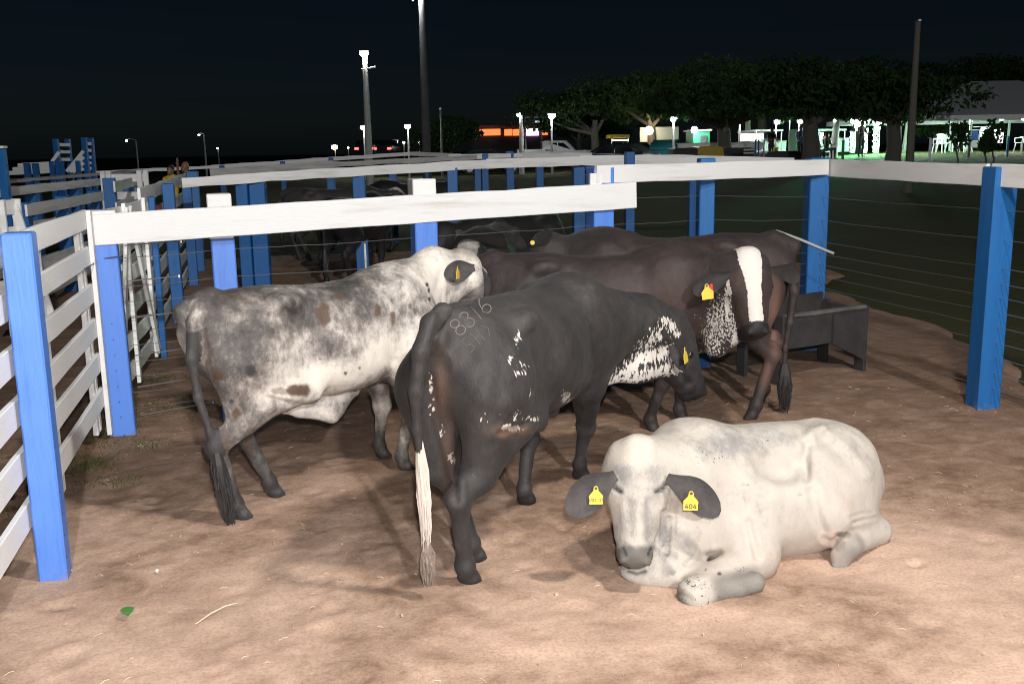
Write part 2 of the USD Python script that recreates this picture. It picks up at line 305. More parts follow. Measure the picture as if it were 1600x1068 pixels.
# ------------------------------------------------------------------ soft solids: smooth unions of bones and muscles, meshed by surface nets
def smin(a, b, k):
    h = np.maximum(k - np.abs(a - b), 0) / k
    return np.minimum(a, b) - h * h * k * 0.25
class Soft:
    def __init__(s): s.p = []
    def cone(s, a, b, ra, rb, k=0.05, n=None, f=1.0, cut=False):
        """a tapering limb from a to b; n, f: squeezed f times along n"""
        s.p.append(('c', np.asarray(a, float), np.asarray(b, float), ra, rb, k, None if n is None else unit(n), f, cut)); return s
    def chain(s, pts, rs, k=0.05, n=None, f=1.0):
        for i in range(len(pts) - 1): s.cone(pts[i], pts[i + 1], rs[i], rs[i + 1], k, n, f)
        return s
    def ell(s, c, r, k=0.05, axes=None, cut=False):
        s.p.append(('e', np.asarray(c, float), np.asarray(r, float), np.eye(3) if axes is None else np.asarray(axes, float), k, cut)); return s
    def loft(s, sec, k=0.05, n=2.4, ridge=0.14):
        """a trunk along x: rows of (x, top, bottom, half width, side shift)"""
        s.p.append(('l', np.asarray(sec, float), k, n, ridge)); return s
    def mesh(s, h):
        lo, hi = [], []
        for q in s.p:
            if q[-1] is True: continue
            if q[0] == 'c': r = max(q[3], q[4]); lo.append(np.minimum(q[1], q[2]) - r); hi.append(np.maximum(q[1], q[2]) + r)
            elif q[0] == 'e': r = q[2].max(); lo.append(q[1] - r); hi.append(q[1] + r)
            else: S = q[1]; lo.append([S[0, 0] - .1, (S[:, 4] - S[:, 3]).min(), S[:, 2].min()]); hi.append([S[-1, 0] + .1, (S[:, 4] + S[:, 3]).max(), S[:, 1].max()])
        lo, hi = np.min(lo, 0) - 3 * h, np.max(hi, 0) + 3 * h
        ax = [np.arange(lo[i], hi[i] + h, h, dtype=np.float32) for i in range(3)]
        D = np.full([len(a) for a in ax], 0.3, np.float32)
        for q in s.p:
            if q[0] == 'c': k, cut = q[5], q[8]; r = max(q[3], q[4]); bl, bh = np.minimum(q[1], q[2]) - r, np.maximum(q[1], q[2]) + r
            elif q[0] == 'e': k, cut = q[4], q[5]; r = q[2].max(); bl, bh = q[1] - r, q[1] + r
            else: k, cut = q[2], False; bl, bh = lo, hi
            pad = k + 3 * h
            i = [slice(max(0, int((bl[j] - pad - lo[j]) / h)), int((bh[j] + pad - lo[j]) / h) + 2) for j in range(3)]
            X = ax[0][i[0]][:, None, None]; Y = ax[1][i[1]][None, :, None]; Z = ax[2][i[2]][None, None, :]
            if q[0] == 'c':
                a, b = q[1], q[2]; ba = b - a; l2 = max(ba @ ba, 1e-9)
                wx, wy, wz = X - a[0], Y - a[1], Z - a[2]
                t = np.clip((wx * ba[0] + wy * ba[1] + wz * ba[2]) / l2, 0, 1)
                dx, dy, dz = wx - t * ba[0], wy - t * ba[1], wz - t * ba[2]
                sc = 1.0
                if q[6] is not None:
                    n = q[6]; w = (dx * n[0] + dy * n[1] + dz * n[2]) * (q[7] - 1)
                    dx, dy, dz = dx + n[0] * w, dy + n[1] * w, dz + n[2] * w; sc = 1 / max(1.0, q[7] * 0.75)
                d = (np.sqrt(dx * dx + dy * dy + dz * dz) - (q[3] + (q[4] - q[3]) * t)) * sc
            elif q[0] == 'e':
                c, r, A = q[1], q[2], q[3]; w = [X - c[0], Y - c[1], Z - c[2]]
                u = [(w[0] * A[j][0] + w[1] * A[j][1] + w[2] * A[j][2]) / r[j] for j in range(3)]
                k0 = np.sqrt(u[0] ** 2 + u[1] ** 2 + u[2] ** 2); k1 = np.sqrt((u[0] / r[0]) ** 2 + (u[1] / r[1]) ** 2 + (u[2] / r[2]) ** 2)
                d = k0 * (k0 - 1) / np.maximum(k1, 1e-6)
            else:
                S, n, ridge = q[1], q[3], q[4]; x = ax[0][i[0]]; xc = np.clip(x, S[0, 0], S[-1, 0])
                zt, zb, w, sh = [PchipInterpolator(S[:, 0], S[:, j])(xc)[:, None, None] for j in (1, 2, 3, 4)]
                hh = (zt - zb) / 2; u = (Z - (zt + zb) / 2) / hh
                we = w * (1 - ridge * np.clip(u, 0, 1.2) ** 2)
                g = (np.abs((Y - sh) / we) ** n + np.abs(u) ** n) ** (1 / n) - 1
                d = g * np.minimum(we, hh); ex = (np.abs(x - xc))[:, None, None]
                d = np.where(ex > 0, np.sqrt(np.maximum(d, 0) ** 2 + ex ** 2) + np.minimum(d, 0) * (ex <= 0), d)
            B = D[tuple(i)]; d = np.broadcast_to(d, B.shape).astype(np.float32)
            D[tuple(i)] = -smin(-B, d, k) if cut else smin(B, d, k)
        return surface_nets(D, lo, h)
def surface_nets(D, lo, h):
    N = D < 0; c = [slice(None, -1), slice(1, None)]
    cnt = sum(N[c[a], c[b], c[e]].astype(np.int8) for a, b, e in np.ndindex(2, 2, 2))
    act = (cnt > 0) & (cnt < 8); I = np.argwhere(act); ids = np.full(act.shape, -1, np.int64); ids[act] = np.arange(len(I))
    acc, num = np.zeros((len(I), 3)), np.zeros(len(I))
    corner = {q: D[I[:, 0] + q[0], I[:, 1] + q[1], I[:, 2] + q[2]].astype(float) for q in np.ndindex(2, 2, 2)}
    for q in np.ndindex(2, 2, 2):
        for a in range(3):
            if q[a]: continue
            r = tuple(1 if j == a else q[j] for j in range(3)); va, vb = corner[q], corner[r]; m = (va < 0) != (vb < 0)
            t = np.where(m, va / np.where(m, va - vb, 1), 0); p = np.tile(np.array(q, float), (len(I), 1)); p[:, a] += t
            acc[m] += p[m]; num[m] += 1
    V = lo + h * (I + acc / num[:, None]); F = []
    for a in range(3):
        b, e = (a + 1) % 3, (a + 2) % 3
        sl0 = [slice(1, -1)] * 3; sl0[a] = slice(0, -1); sl1 = list(sl0); sl1[a] = slice(1, None)
        A, B = N[tuple(sl0)], N[tuple(sl1)]; E = np.argwhere(A != B)
        off = np.ones(3, int); off[a] = 0; E = E + off
        flip = N[E[:, 0], E[:, 1], E[:, 2]]
        g = []
        for db, de in ((-1, -1), (0, -1), (0, 0), (-1, 0)):
            q = E.copy(); q[:, b] += db; q[:, e] += de; g.append(ids[q[:, 0], q[:, 1], q[:, 2]])
        g = np.stack(g, 1); g = np.where(flip[:, None], g, g[:, ::-1])
        F += [g[:, [0, 1, 2]], g[:, [0, 2, 3]]]
    return trimesh.Trimesh(V, np.vstack(F), process=False)

# ------------------------------------------------------------------ cattle
TONE_OFF = {}
def coat_look(name, base, ramp, brown, white, speckle=(70, (1, 1, 0.55)), cut=(0.47, 0.56), mottle=0.5, fine=0.4, off=0.0, rough=0.62, nscale=5.0):
    """short hair: a tone from the animal's own 'coat' markings (r: white flecks, g: brown, b: dark) broken up by noise"""
    TONE_OFF[name] = off - .5 * (mottle + fine + .22)
    look(name, {
        'n2': ('noise_texture', {'scale': 26.0, 'detail': 5.0, 'roughness': 0.7}), 'mp2': ('mapping', {'scale': (1.0, 1.0, 0.6)}), 'm3': ('math', {'math_type': 'multiply_add', 'value2': fine}),
        'tc': ('texture_coordinate', {}), 'a': ('attribute', {'attribute': 'coat'}), 's': ('separate_color', {}), 'tone': ('attribute', {'attribute': 'tone'}),
        'mp': ('mapping', {'scale': speckle[1]}),
        'ns': ('noise_texture', {'scale': float(speckle[0]), 'detail': 3.0, 'roughness': 0.6}),
        'nm': ('noise_texture', {'scale': nscale, 'detail': 7.0, 'roughness': 0.68}),
        'nf': ('noise_texture', {'scale': 160.0, 'detail': 3.0, 'roughness': 0.6}),
        'mph': ('mapping', {'scale': (1.0, 1.0, 0.35)}),
        # white flecks
        'w1': ('math', {'math_type': 'multiply_add', 'value2': 2.2}),
        'w2': ('math', {'math_type': 'subtract', 'value2': 1.1}),
        'wr': ('map_range', {'range_type': 'smoothstep', 'from_min': cut[0], 'from_max': cut[1], 'to_min': 0.0, 'to_max': 1.0, 'clamp': True}),
        # base tone
        'm1': ('math', {'math_type': 'multiply_add', 'value2': mottle}),
        'm2': ('math', {'math_type': 'multiply_add', 'value2': 0.22}),
        'rb': ('rgb_ramp', {'ramp': ramp}),
        'mixw': ('mix', {'color2': white}), 'mixb': ('mix', {'color2': brown}), 'mixd': ('mix', {'color2': base}),
        'bm': ('bump', {'strength': 0.42, 'distance': 0.006}),
        'p': ('principled_bsdf', {'roughness': rough, 'specular_ior_level': 0.28, 'sheen_weight': 0.02, 'sheen_roughness': 0.4})},
        [('a.color', 's.color'), ('tc.object', 'mp.vector'), ('mp.vector', 'ns.vector'), ('tc.object', 'nm.vector'), ('tc.object', 'mph.vector'), ('mph.vector', 'nf.vector'),
         ('ns.fac', 'w1.value1'), ('s.r', 'w1.value3'), ('w1.value', 'w2.value1'), ('w2.value', 'wr.value'),
         ('nm.fac', 'm1.value1'), ('tone.fac', 'm1.value3'),
         ('tc.object', 'mp2.vector'), ('mp2.vector', 'n2.vector'), ('n2.fac', 'm3.value1'), ('m1.value', 'm3.value3'), ('m3.value', 'm2.value3'), ('nf.fac', 'm2.value1'), ('m2.value', 'rb.fac'),
         ('rb.color', 'mixw.color1'), ('wr.result', 'mixw.fac'), ('mixw.color', 'mixb.color1'), ('s.g', 'mixb.fac'), ('mixb.color', 'mixd.color1'), ('s.b', 'mixd.fac'),
         ('mixd.color', 'p.base_color'), ('nf.fac', 'bm.height'), ('bm.normal', 'p.normal')])
W = (0.50, 0.46, 0.42)
coat_look('coat_grey', (0.035, 0.033, 0.034), [(0, (0.035, 0.032, 0.031)), (0.3, (0.085, 0.078, 0.074)), (0.5, (0.185, 0.162, 0.148)), (0.7, (0.36, 0.33, 0.305)), (1, (0.60, 0.55, 0.49))], (0.080, 0.047, 0.032), (0.55, 0.50, 0.44), (45, (1, 1, 0.7)), (0.50, 0.60), 1.7, .75, .735, nscale=4.6)
coat_look('coat_black', (0.012, 0.011, 0.012), [(0, (0.014, 0.013, 0.013)), (0.5, (0.036, 0.033, 0.033)), (0.75, (0.066, 0.060, 0.058)), (1, (0.11, 0.098, 0.092))], (0.13, 0.075, 0.05), W, (66, (1, 1, 0.42)), (0.48, 0.58), 1.0, .6, .33)
coat_look('coat_brown', (0.010, 0.009, 0.009), [(0, (0.013, 0.010, 0.010)), (0.5, (0.034, 0.027, 0.026)), (1, (0.075, 0.058, 0.054))], (0.17, 0.085, 0.06), W, (85, (1, 1, 0.8)), (0.46, 0.60), 1.0, .6, .33)
coat_look('coat_white', (0.018, 0.017, 0.017), [(0, (0.12, 0.115, 0.112)), (0.35, (0.25, 0.235, 0.22)), (0.55, (0.375, 0.34, 0.30)), (1, (0.445, 0.40, 0.345))], (0.46, 0.31, 0.24), (0.085, 0.08, 0.08), (72, (1, 1, 0.6)), (0.50, 0.60), 0.9, .55, .36)
worn('ear_dark', (0.035, 0.031, 0.032), (0.07, 0.062, 0.060), 0.75, 9.0, (0.4, 0.7), bump=0.7, fine=70)
worn('ear_black', (0.012, 0.010, 0.010), (0.03, 0.026, 0.025), 0.75, 9.0, (0.4, 0.7), bump=0.7, fine=70)
worn('ear_back', (0.50, 0.46, 0.42), (0.10, 0.09, 0.09), 0.7, 9.0, (0.5, 0.7), bump=0.5, fine=70)
worn('hide_black', (0.030, 0.027, 0.027), (0.045, 0.040, 0.04), 0.7, 6.0, bump=0.4)
plain('switch_black', (0.022, 0.020, 0.020), 0.6)
plain('switch_white', (0.46, 0.40, 0.35), 0.6)
plain('switch_brown', (0.16, 0.12, 0.10), 0.6)
plain('brand_pale', (0.14, 0.125, 0.11), 0.8)
plain('brand_faint', (0.07, 0.064, 0.06), 0.8)
plain('pink_skin', (0.55, 0.36, 0.29), 0.6)

def head_bones(s, o, f, n, L=0.48, w=1.0):
    """skull from the poll o along the face direction f; n is the face's outward normal"""
    f = unit(f); n = unit(n - f * (np.dot(n, f))); l = np.cross(n, f); k = L / 0.48
    A = np.array([f, l, n])
    def q(a, b, c): return o + k * (f * a + l * b * w + n * c)
    s.ell(q(.07, 0, -.085), k * np.array([.125, .098 * w, .095]), .05, A)
    s.ell(q(.14, 0, -.040), k * np.array([.17, .098 * w, .062]), .04, A)
    s.ell(q(.005, 0, -.03), k * np.array([.045, .062 * w, .05]), .05, A)
    for sd in (-1, 1):
        s.ell(q(.185, sd * .093, -.060), k * np.array([.046, .030, .040]), .035, A)
        s.cone(q(.10, sd * .058, -.150), q(.29, sd * .042, -.150), k * .070, k * .045, .05)
        s.cone(q(.23, sd * .062, -.085), q(.36, sd * .048, -.090), k * .040, k * .034, .05)
        s.ell(q(.03, sd * .085, -.080), k * np.array([.045, .03, .035]), .05, A)
    s.cone(q(.20, 0, -.070), q(.42, 0, -.060), k * .082, k * .058, .05, l, 1.05)
    s.cone(q(.24, 0, -.14), q(.42, 0, -.115), k * .065, k * .045, .05)
    s.ell(q(.435, 0, -.070), k * np.array([.052, .073 * w, .058]), .035, A)
    s.ell(q(.43, 0, -.128), k * np.array([.045, .048 * w, .030]), .025, A)
    for sd in (-1, 1):
        s.ell(q(.462, sd * .045, -.040), k * np.array([.022, .022, .026]), .015, A)
        s.ell(q(.482, sd * .043, -.048), k * np.array([.018, .011, .017]), .010, A, True)
        s.ell(q(.185, sd * .128, -.062), k * np.array([.026, .012, .015]), .014, A, True)
    s.ell(q(.475, 0, -.106), k * np.array([.05, .062, .004]), .008, A, True)
    return dict(q=q, f=f, l=l, n=n, k=k, A=A, o=o)

def ear_mesh(base, d, nrm, L=0.24, Wd=0.135, cup=0.28, droop=0.05, thick=0.007):
    """a leaf-shaped ear: base, direction of its length, direction its inside faces"""
    d = unit(d); nrm = unit(nrm - d * np.dot(nrm, d)); s_ = np.cross(nrm, d)
    U, V = np.linspace(0, 1, 17), np.linspace(-1, 1, 11)
    g = np.zeros((17, 11, 3))
    for i, u in enumerate(U):
        wd = .5 * Wd * (np.sqrt(max(0, 1 - ((u - .56) / .445) ** 2)) if u > .56 else .30 + .70 * sstep(0, .56, u) ** .8) + .001
        c = cup * (1 - 0.65 * u)
        for j, v in enumerate(V):
            g[i, j] = base + d * (L * u) + s_ * (wd * v * (1 - .12 * c * v * v)) + nrm * (wd * c * 1.6 * (v * v) - wd * c * .8) + np.array([0, 0, -droop * u * u])
    a, b = np.gradient(g, axis=0), np.gradient(g, axis=1); N = np.cross(a, b); N /= np.maximum(np.linalg.norm(N, axis=2, keepdims=True), 1e-9)
    if (N[8, 5] @ nrm) < 0: N = -N
    th = thick * np.clip(np.minimum(1.2 - np.abs(V)[None, :], 1.0), .15, 1)[..., None] * np.ones((17, 1, 1))
    v = np.vstack([(g + N * th / 2).reshape(-1, 3), (g - N * th / 2).reshape(-1, 3)]); n0 = 17 * 11; f = []
    for i in range(16):
        for j in range(10):
            p = i * 11 + j; f += [[p, p + 1, p + 12], [p, p + 12, p + 11], [n0 + p, n0 + p + 12, n0 + p + 1], [n0 + p, n0 + p + 11, n0 + p + 12]]
    for i in range(16):
        for j in (0, 10):
            p = i * 11 + j; f += [[p, p + 11, n0 + p + 11], [p, n0 + p + 11, n0 + p]]
    for j in range(10):
        for i in (0, 16):
            p = i * 11 + j; f += [[p, p + 1, n0 + p + 1], [p, n0 + p + 1, n0 + p]]
    m = trimesh.Trimesh(v, np.array(f), process=False); trimesh.repair.fix_normals(m)
    return m
TAG = [(-.030, -.072), (.030, -.072), (.031, -.034), (.026, -.028), (.012, -.013), (.009, .004), (.004, .009), (-.004, .009), (-.009, .004), (-.012, -.013), (-.026, -.028), (-.031, -.034)]
def ear_tag(parent, o, x, y, mat='tag_yellow', text=None, s=1.0, name='ear_tag', label=None):
    """o: the button; x, y: the tag's right and up"""
    x = unit(x); z = unit(np.cross(x, y)); y = np.cross(z, x)
    t = obj(name, prism([(a * s, b * s) for a, b in TAG], 0.003, o, x, y), mat, parent, label=label)
    bt = trimesh.creation.cylinder(radius=.006 * s, height=.008, sections=10)
    obj('button', frame(bt, o + z * .002, x, y, z), 'tag_ink' if mat == 'tag_yellow' else mat, t)
    for txt, h, dy in text or ():
        m = meshkit.text_mesh(txt, h * s, 0.0008, True); m.apply_translation([-(m.bounds[0] + m.bounds[1])[0] / 2, 0, 0])
        obj('lettering', frame(m, o + z * .0017 + y * (dy * s), x, y, z), 'tag_ink', t)
    return t
def hoof_leg(s, pts, rs, k=.045):
    s.chain(pts, rs, k)
def hind_leg(s, hip, foot, side, fwd=np.array([1., 0, 0]), sc=1.0, hock=None, st=.112):
    """hip, stifle, hock pointing back, upright shank, fetlock, hoof"""
    hip, foot = np.asarray(hip, float), np.asarray(foot, float); yl = np.array([0, side, 0.0])
    stifle = hip * .62 + foot * .38 + fwd * .145 + yl * .045; stifle[2] = .68 * sc
    if hock is None: hock = foot * .80 + hip * .20 - fwd * .135; hock[2] = .43 * sc
    hock = np.asarray(hock, float)
    fet = foot - fwd * .03; fet[2] = foot[2] + .105 * sc
    s.cone(hip + yl * .02, stifle, .160 * sc, st * .95 * sc, .10, (0, 1, 0), 1.25)
    s.cone(hip - fwd * .12 + np.array([0, 0, -.02]), hock * .45 + stifle * .55 - fwd * .05, .120 * sc, .070 * sc, .09, (0, 1, 0), 1.2)
    s.cone(stifle, hock, .098 * sc, .047 * sc, .05)
    s.cone(hock + (hip - hock) * .16 - fwd * .03, hock - fwd * .018 + np.array([0, 0, .02]), .028 * sc, .036 * sc, .04)
    s.cone(hock, fet + np.array([0, 0, .02]), .046 * sc, .033 * sc, .03)
    s.ell(fet, (.042 * sc, .040 * sc, .042 * sc), .03)
    foot2 = foot + np.array([0, 0, .035])
    s.cone(fet, foot2 + fwd * .005, .034 * sc, .042 * sc, .025)
    for d in (-1, 1):
        s.cone(foot2 + fwd * .0 + np.array([0, d * .02, .01]), foot2 + fwd * .026 + np.array([0, d * .021, -.014]), .033 * sc, .026 * sc, .012)
def fore_leg(s, sh, foot, side, fwd=np.array([1., 0, 0]), sc=1.0, knee=None):
    sh, foot = np.asarray(sh, float), np.asarray(foot, float); yl = np.array([0, side, 0.0])
    elbow = sh * .80 + foot * .20 - fwd * .07; elbow[2] = .64 * sc
    if knee is None: knee = elbow * .44 + foot * .56 + fwd * .03; knee[2] = .36 * sc
    knee = np.asarray(knee, float)
    fet = foot - fwd * .02; fet[2] = foot[2] + .10 * sc
    s.cone(sh, elbow, .15 * sc, .105 * sc, .09, (0, 1, 0), 1.35)
    s.cone(elbow, knee, .088 * sc, .048 * sc, .06)
    s.ell(knee, (.050 * sc, .048 * sc, .060 * sc), .03)
    s.cone(knee, fet + np.array([0, 0, .02]), .042 * sc, .031 * sc, .03)
    s.ell(fet, (.040 * sc, .038 * sc, .040 * sc), .03)
    foot2 = foot + np.array([0, 0, .035])
    s.cone(fet, foot2 + fwd * .005, .033 * sc, .041 * sc, .025)
    for d in (-1, 1):
        s.cone(foot2 + np.array([0, d * .02, .01]), foot2 + fwd * .026 + np.array([0, d * .021, -.014]), .033 * sc, .026 * sc, .012)
TRUNK = np.array([(-.31, 1.08, .86, .07, 0), (-.25, 1.14, .76, .15, 0), (-.14, 1.19, .66, .215, 0), (.0, 1.205, .60, .235, 0), (.14, 1.205, .57, .235, 0), (.32, 1.185, .53, .265, 0), (.52, 1.175, .50, .29, 0),
                  (.72, 1.185, .505, .28, 0), (.92, 1.215, .53, .235, 0), (1.08, 1.19, .58, .195, 0), (1.20, 1.10, .66, .14, 0), (1.28, 1.00, .76, .08, 0)])
TRUNK[:, 2] += .06; TRUNK[:, 3] *= .91
def trunk(s, sc=1.0, bend=0.0, lx=1.0, belly=0.0, low=0.0, mid=0.0):
    T = TRUNK.copy(); T[:, 1] += np.interp(T[:, 0], [.0, .3, .6, .9, 1.2], [0, mid, mid, -low, -low]); T[:, 0] *= lx; T[:, :4] *= sc; T[:, 4] = bend * (np.clip(T[:, 0], 0, None)) ** 2
    T[:, 2] -= belly * np.exp(-((T[:, 0] - .45) / .35) ** 2)
    s.loft(T, .06)
    for d in (-1, 1):
        s.ell((.15 * sc, d * .195 * sc, 1.125 * sc), (.075, .04, .04), .12)                        # hip bone
        s.ell((-.25 * sc, d * .095 * sc, 1.00 * sc), (.05, .04, .05), .07)                        # pin bone
        s.ell((.98 * sc * lx, d * .175 * sc + bend, .93 * sc), (.14, .07, .24), .10, np.array([unit((1, 0, .35)), (0, 1, 0), unit((-.35, 0, 1))]))
        s.ell((.24 * sc, d * .285 * sc, 1.02 * sc), (.10, .05, .085), .12, cut=True)                # hollow of the flank
    s.cone((-.18 * sc, 0, 1.165 * sc), (-.31 * sc, 0, 1.12 * sc), .055 * sc, .045 * sc, .07)      # tail head
    s.cone((.80 * sc * lx, 0, (1.15 - low) * sc), (1.02 * sc * lx, bend, (1.15 - low) * sc), .05, .055, .10)      # withers
def skin(m, amp=.0035, seed=1, ribs=0.0):
    """small unevenness of the hide"""
    v = np.array(m.vertices); n = np.array(m.vertex_normals)
    a = amp * 2 * (meshkit.fbm(v * 9, 4, seed) - .5) + amp * 1.2 * (meshkit.fbm(v * np.array([28, 28, 8]), 3, seed + 5) - .5)
    if ribs: a = a + ribs * np.sin(v[:, 0] * 62 + v[:, 2] * 9) * sstep(.3, .42, v[:, 0]) * sstep(.95, .8, v[:, 0]) * sstep(.58, .7, v[:, 2]) * sstep(1.12, 1.0, v[:, 2])
    m.vertices = v + n * a[:, None]; return m
def coat_mesh(parent, m, mat, coat, tone, name='body'):
    g = obj(name, m, mat, parent, smooth=True)
    api = UsdGeom.PrimvarsAPI(g)
    api.CreatePrimvar('coat', Sdf.ValueTypeNames.Color3fArray, 'vertex').Set(Vt.Vec3fArray.FromNumpy(np.clip(coat, -1, 2).astype(np.float32)))
    api.CreatePrimvar('tone', Sdf.ValueTypeNames.FloatArray, 'vertex').Set(Vt.FloatArray.FromNumpy((tone + TONE_OFF[mat]).astype(np.float32)))
    return g
def blob(v, c, r): return np.exp(-(((v - np.asarray(c, float)) / np.asarray(r, float)) ** 2).sum(1))
def spot(v, c, r, seed, hard=.35):
    d = np.sqrt((((v - np.asarray(c, float)) / np.asarray(r, float)) ** 2).sum(1)) + .9 * (meshkit.fbm(v * 22, 3, seed) - .5)
    return sstep(1 + hard, 1 - hard, d)
def seg(v, a, b):
    a, b = np.asarray(a, float), np.asarray(b, float); t = np.clip((v - a) @ (b - a) / ((b - a) @ (b - a)), 0, 1)
    return np.linalg.norm(v - a - t[:, None] * (b - a), axis=1), t
def switch(top, d, L, r, seed, n=90, mat='switch_black', parent=None, flat=1.0):
    """the hair tuft of a tail"""
    g = np.random.default_rng(seed); d = unit(d); ms = [tube([top + d * L * t for t in (-.12, .15, .4, .62, .8)], [r * .5, r * .95, r * .95, r * .6, r * .12], 8)]
    for i in range(n):
        a = g.uniform(0, 2 * np.pi); rr = r * g.uniform(.4, 1.0); o = np.array([math.cos(a) * rr, math.sin(a) * rr, 0]); st = g.uniform(-.1, .4)
        e = g.uniform(.7, 1.05); w = g.uniform(.2, .9)
        ps = [top + d * L * st + o * .45, top + d * L * (st + (e - st) * .35) + o * 1.15, top + d * L * (st + (e - st) * .7) + o * 1.0 + g.normal(size=3) * .004, top + d * L * e + o * w + g.normal(size=3) * .006]
        ms.append(tube(ps, [.0035, .0045, .004, .001], 4, False))
    return obj('tail_switch', cat_meshes(ms), mat, parent)
def pix(c, v):
    """photo pixel of points given in the animal's own frame"""
    q = v @ c.Rm + c.pos - EYE; k = q @ FWD
    return 800 + FOCAL_PX * (q @ RIGHT) / k, 534 - FOCAL_PX * (q @ UP) / k
def facing(c, m):
    v = np.array(m.vertices); return sstep(-.1, .25, ((np.array(m.vertex_normals) @ c.Rm) * unit_rows(EYE - (v @ c.Rm + c.pos))).sum(1))
def unit_rows(a): return a / np.linalg.norm(a, axis=1, keepdims=True)
def crease(c, m, lines, sign=-1):
    """folds in the hide: (points, width in px, depth in metres)"""
    v, n = np.array(m.vertices), np.array(m.vertex_normals); U, V_ = pix(c, v); fc = facing(c, m); p = np.stack([U, V_], 1); a = np.zeros(len(v))
    for pts, w, dep in lines:
        d = np.full(len(v), 1e9)
        for s, e in zip(pts[:-1], pts[1:]): d = np.minimum(d, seg(p, s, e)[0])
        a += dep * (np.exp(-(d / w) ** 2) - .35 * np.exp(-((d - 2 * w) / w) ** 2))
    m.vertices = v + n * (sign * a * fc)[:, None]; return m
def pm(c, v, marks):
    """soft marks: (column, row, radius x, radius y, amount)"""
    U, V_ = pix(c, v); o = np.zeros(len(v))
    for x_, y_, rx, ry, a in marks: o = np.maximum(o, a * np.exp(-((U - x_) / rx) ** 2 - ((V_ - y_) / ry) ** 2))
    return o
def pspot(c, v, marks, hard=.22):
    U, V_ = pix(c, v); o = np.zeros(len(v))
    for i, (x_, y_, rx, ry, a) in enumerate(marks):
        d = np.hypot((U - x_) / rx, (V_ - y_) / ry) + .9 * (meshkit.fbm(v * 24, 3, i) - .5); o = np.maximum(o, a * sstep(1 + hard, 1 - hard, d))
    return o
def pline(c, v, lines):
    U, V_ = pix(c, v); p = np.stack([U, V_], 1); o = np.zeros(len(v))
    for pts, w, a in lines:
        for s, e in zip(pts[:-1], pts[1:]): o = np.maximum(o, a * np.exp(-(seg(p, s, e)[0] / w) ** 2))
    return o
class Cow:
    """a standing or lying animal in its own frame: x forwards, y to its left"""
    def __init__(s, label, pos, yaw, sc=1.0):
        s.pos, s.yaw, s.sc = np.asarray(pos, float), yaw, sc
        s.root = thing('cow', label, 'cow', s.pos, yaw); s.b = Soft()
        c, n = math.cos(yaw), math.sin(yaw); s.Rm = np.array([[c, n, 0], [-n, c, 0], [0, 0, 1]])
    def w(s, p): return s.Rm @ (np.asarray(p, float) - s.pos)            # world point -> own frame
    def d(s, v): return s.Rm @ np.asarray(v, float)                      # world direction -> own frame
    def px(s, x, y, Y): return s.w(at(x, y, Y))
    def foot(s, x, y): p = s.w(on(x, y, 0.0)); p[2] = 0; return p
    def eyes(s, h, r=.021, open_=1.0):
        q = h['q']
        for sd in (-1, 1):
            e = trimesh.creation.icosphere(2, r * h['k']); obj('eye', frame(e, q(.185, sd * .109, -.060), h['f'], h['l'] * sd, np.cross(h['f'], h['l'] * sd)), 'eye', s.root, smooth=True)
def face_marks(v, h, nose=True):
    """0..1 masks in the head's frame: coordinates along the face, to its left and outwards"""
    r = v - h['o']; k = h['k']
    return (r @ h['f']) / k, (r @ h['l']) / k, (r @ h['n']) / k

# ------------------------------------------------------------------ fences
_sd = [100]
def nxt(): _sd[0] += 1; return _sd[0]
def post(parent, x, y, top, w=.16, mat='blue_paint_flashlit', rot=0.0, cap=None, base=None, name='post', d=None):
    zb = float(gz(x, y)) - .15 if base is None else base; r = np.random.default_rng(nxt()); d = d or w
    t = cap or 0.0
    m = cbox(w, d, top - t - zb, .008); m.apply_transform(trimesh.transformations.rotation_matrix(rot, [0, 0, 1]))
    lean = r.normal(size=2) * .004; m.vertices[:, :2] += (m.vertices[:, 2:] + .5) * lean
    m.apply_translation([x, y, (top - t + zb) / 2])
    g = obj(name, m, mat, parent)
    if cap:
        c = cbox(w + .004, d + .004, cap, .006); c.apply_transform(trimesh.transformations.rotation_matrix(rot, [0, 0, 1])); c.apply_translation([x, y, top - cap / 2 + .001])
        obj('painted_cap', c, 'white_paint', g, label='white painted post top')
    return g
def board(parent, a, b, h=.13, t=.028, mat='white_paint', name='board', rough=.0022, **kw):
    return obj(name, beam(a, b, h, t, .003, rough=rough, seed=nxt()), mat, parent, smooth=18, **kw)
def strand(parent, a, b, sag=.008, r=.0023):
    a, b = np.asarray(a, float), np.asarray(b, float); t = np.linspace(0, 1, 9)
    p = a + (b - a) * t[:, None]; p[:, 2] -= sag * 4 * t * (1 - t); p += np.random.default_rng(nxt()).normal(size=p.shape) * .0015
    return obj('wire', tube(p, r, 5), 'wire', parent)
def V(x, y, z): return np.array([x, y, z], float)
WIRES = (1.40, 1.20, 1.01, .905, .81, .71, .61, .50, .40, .29, .18)

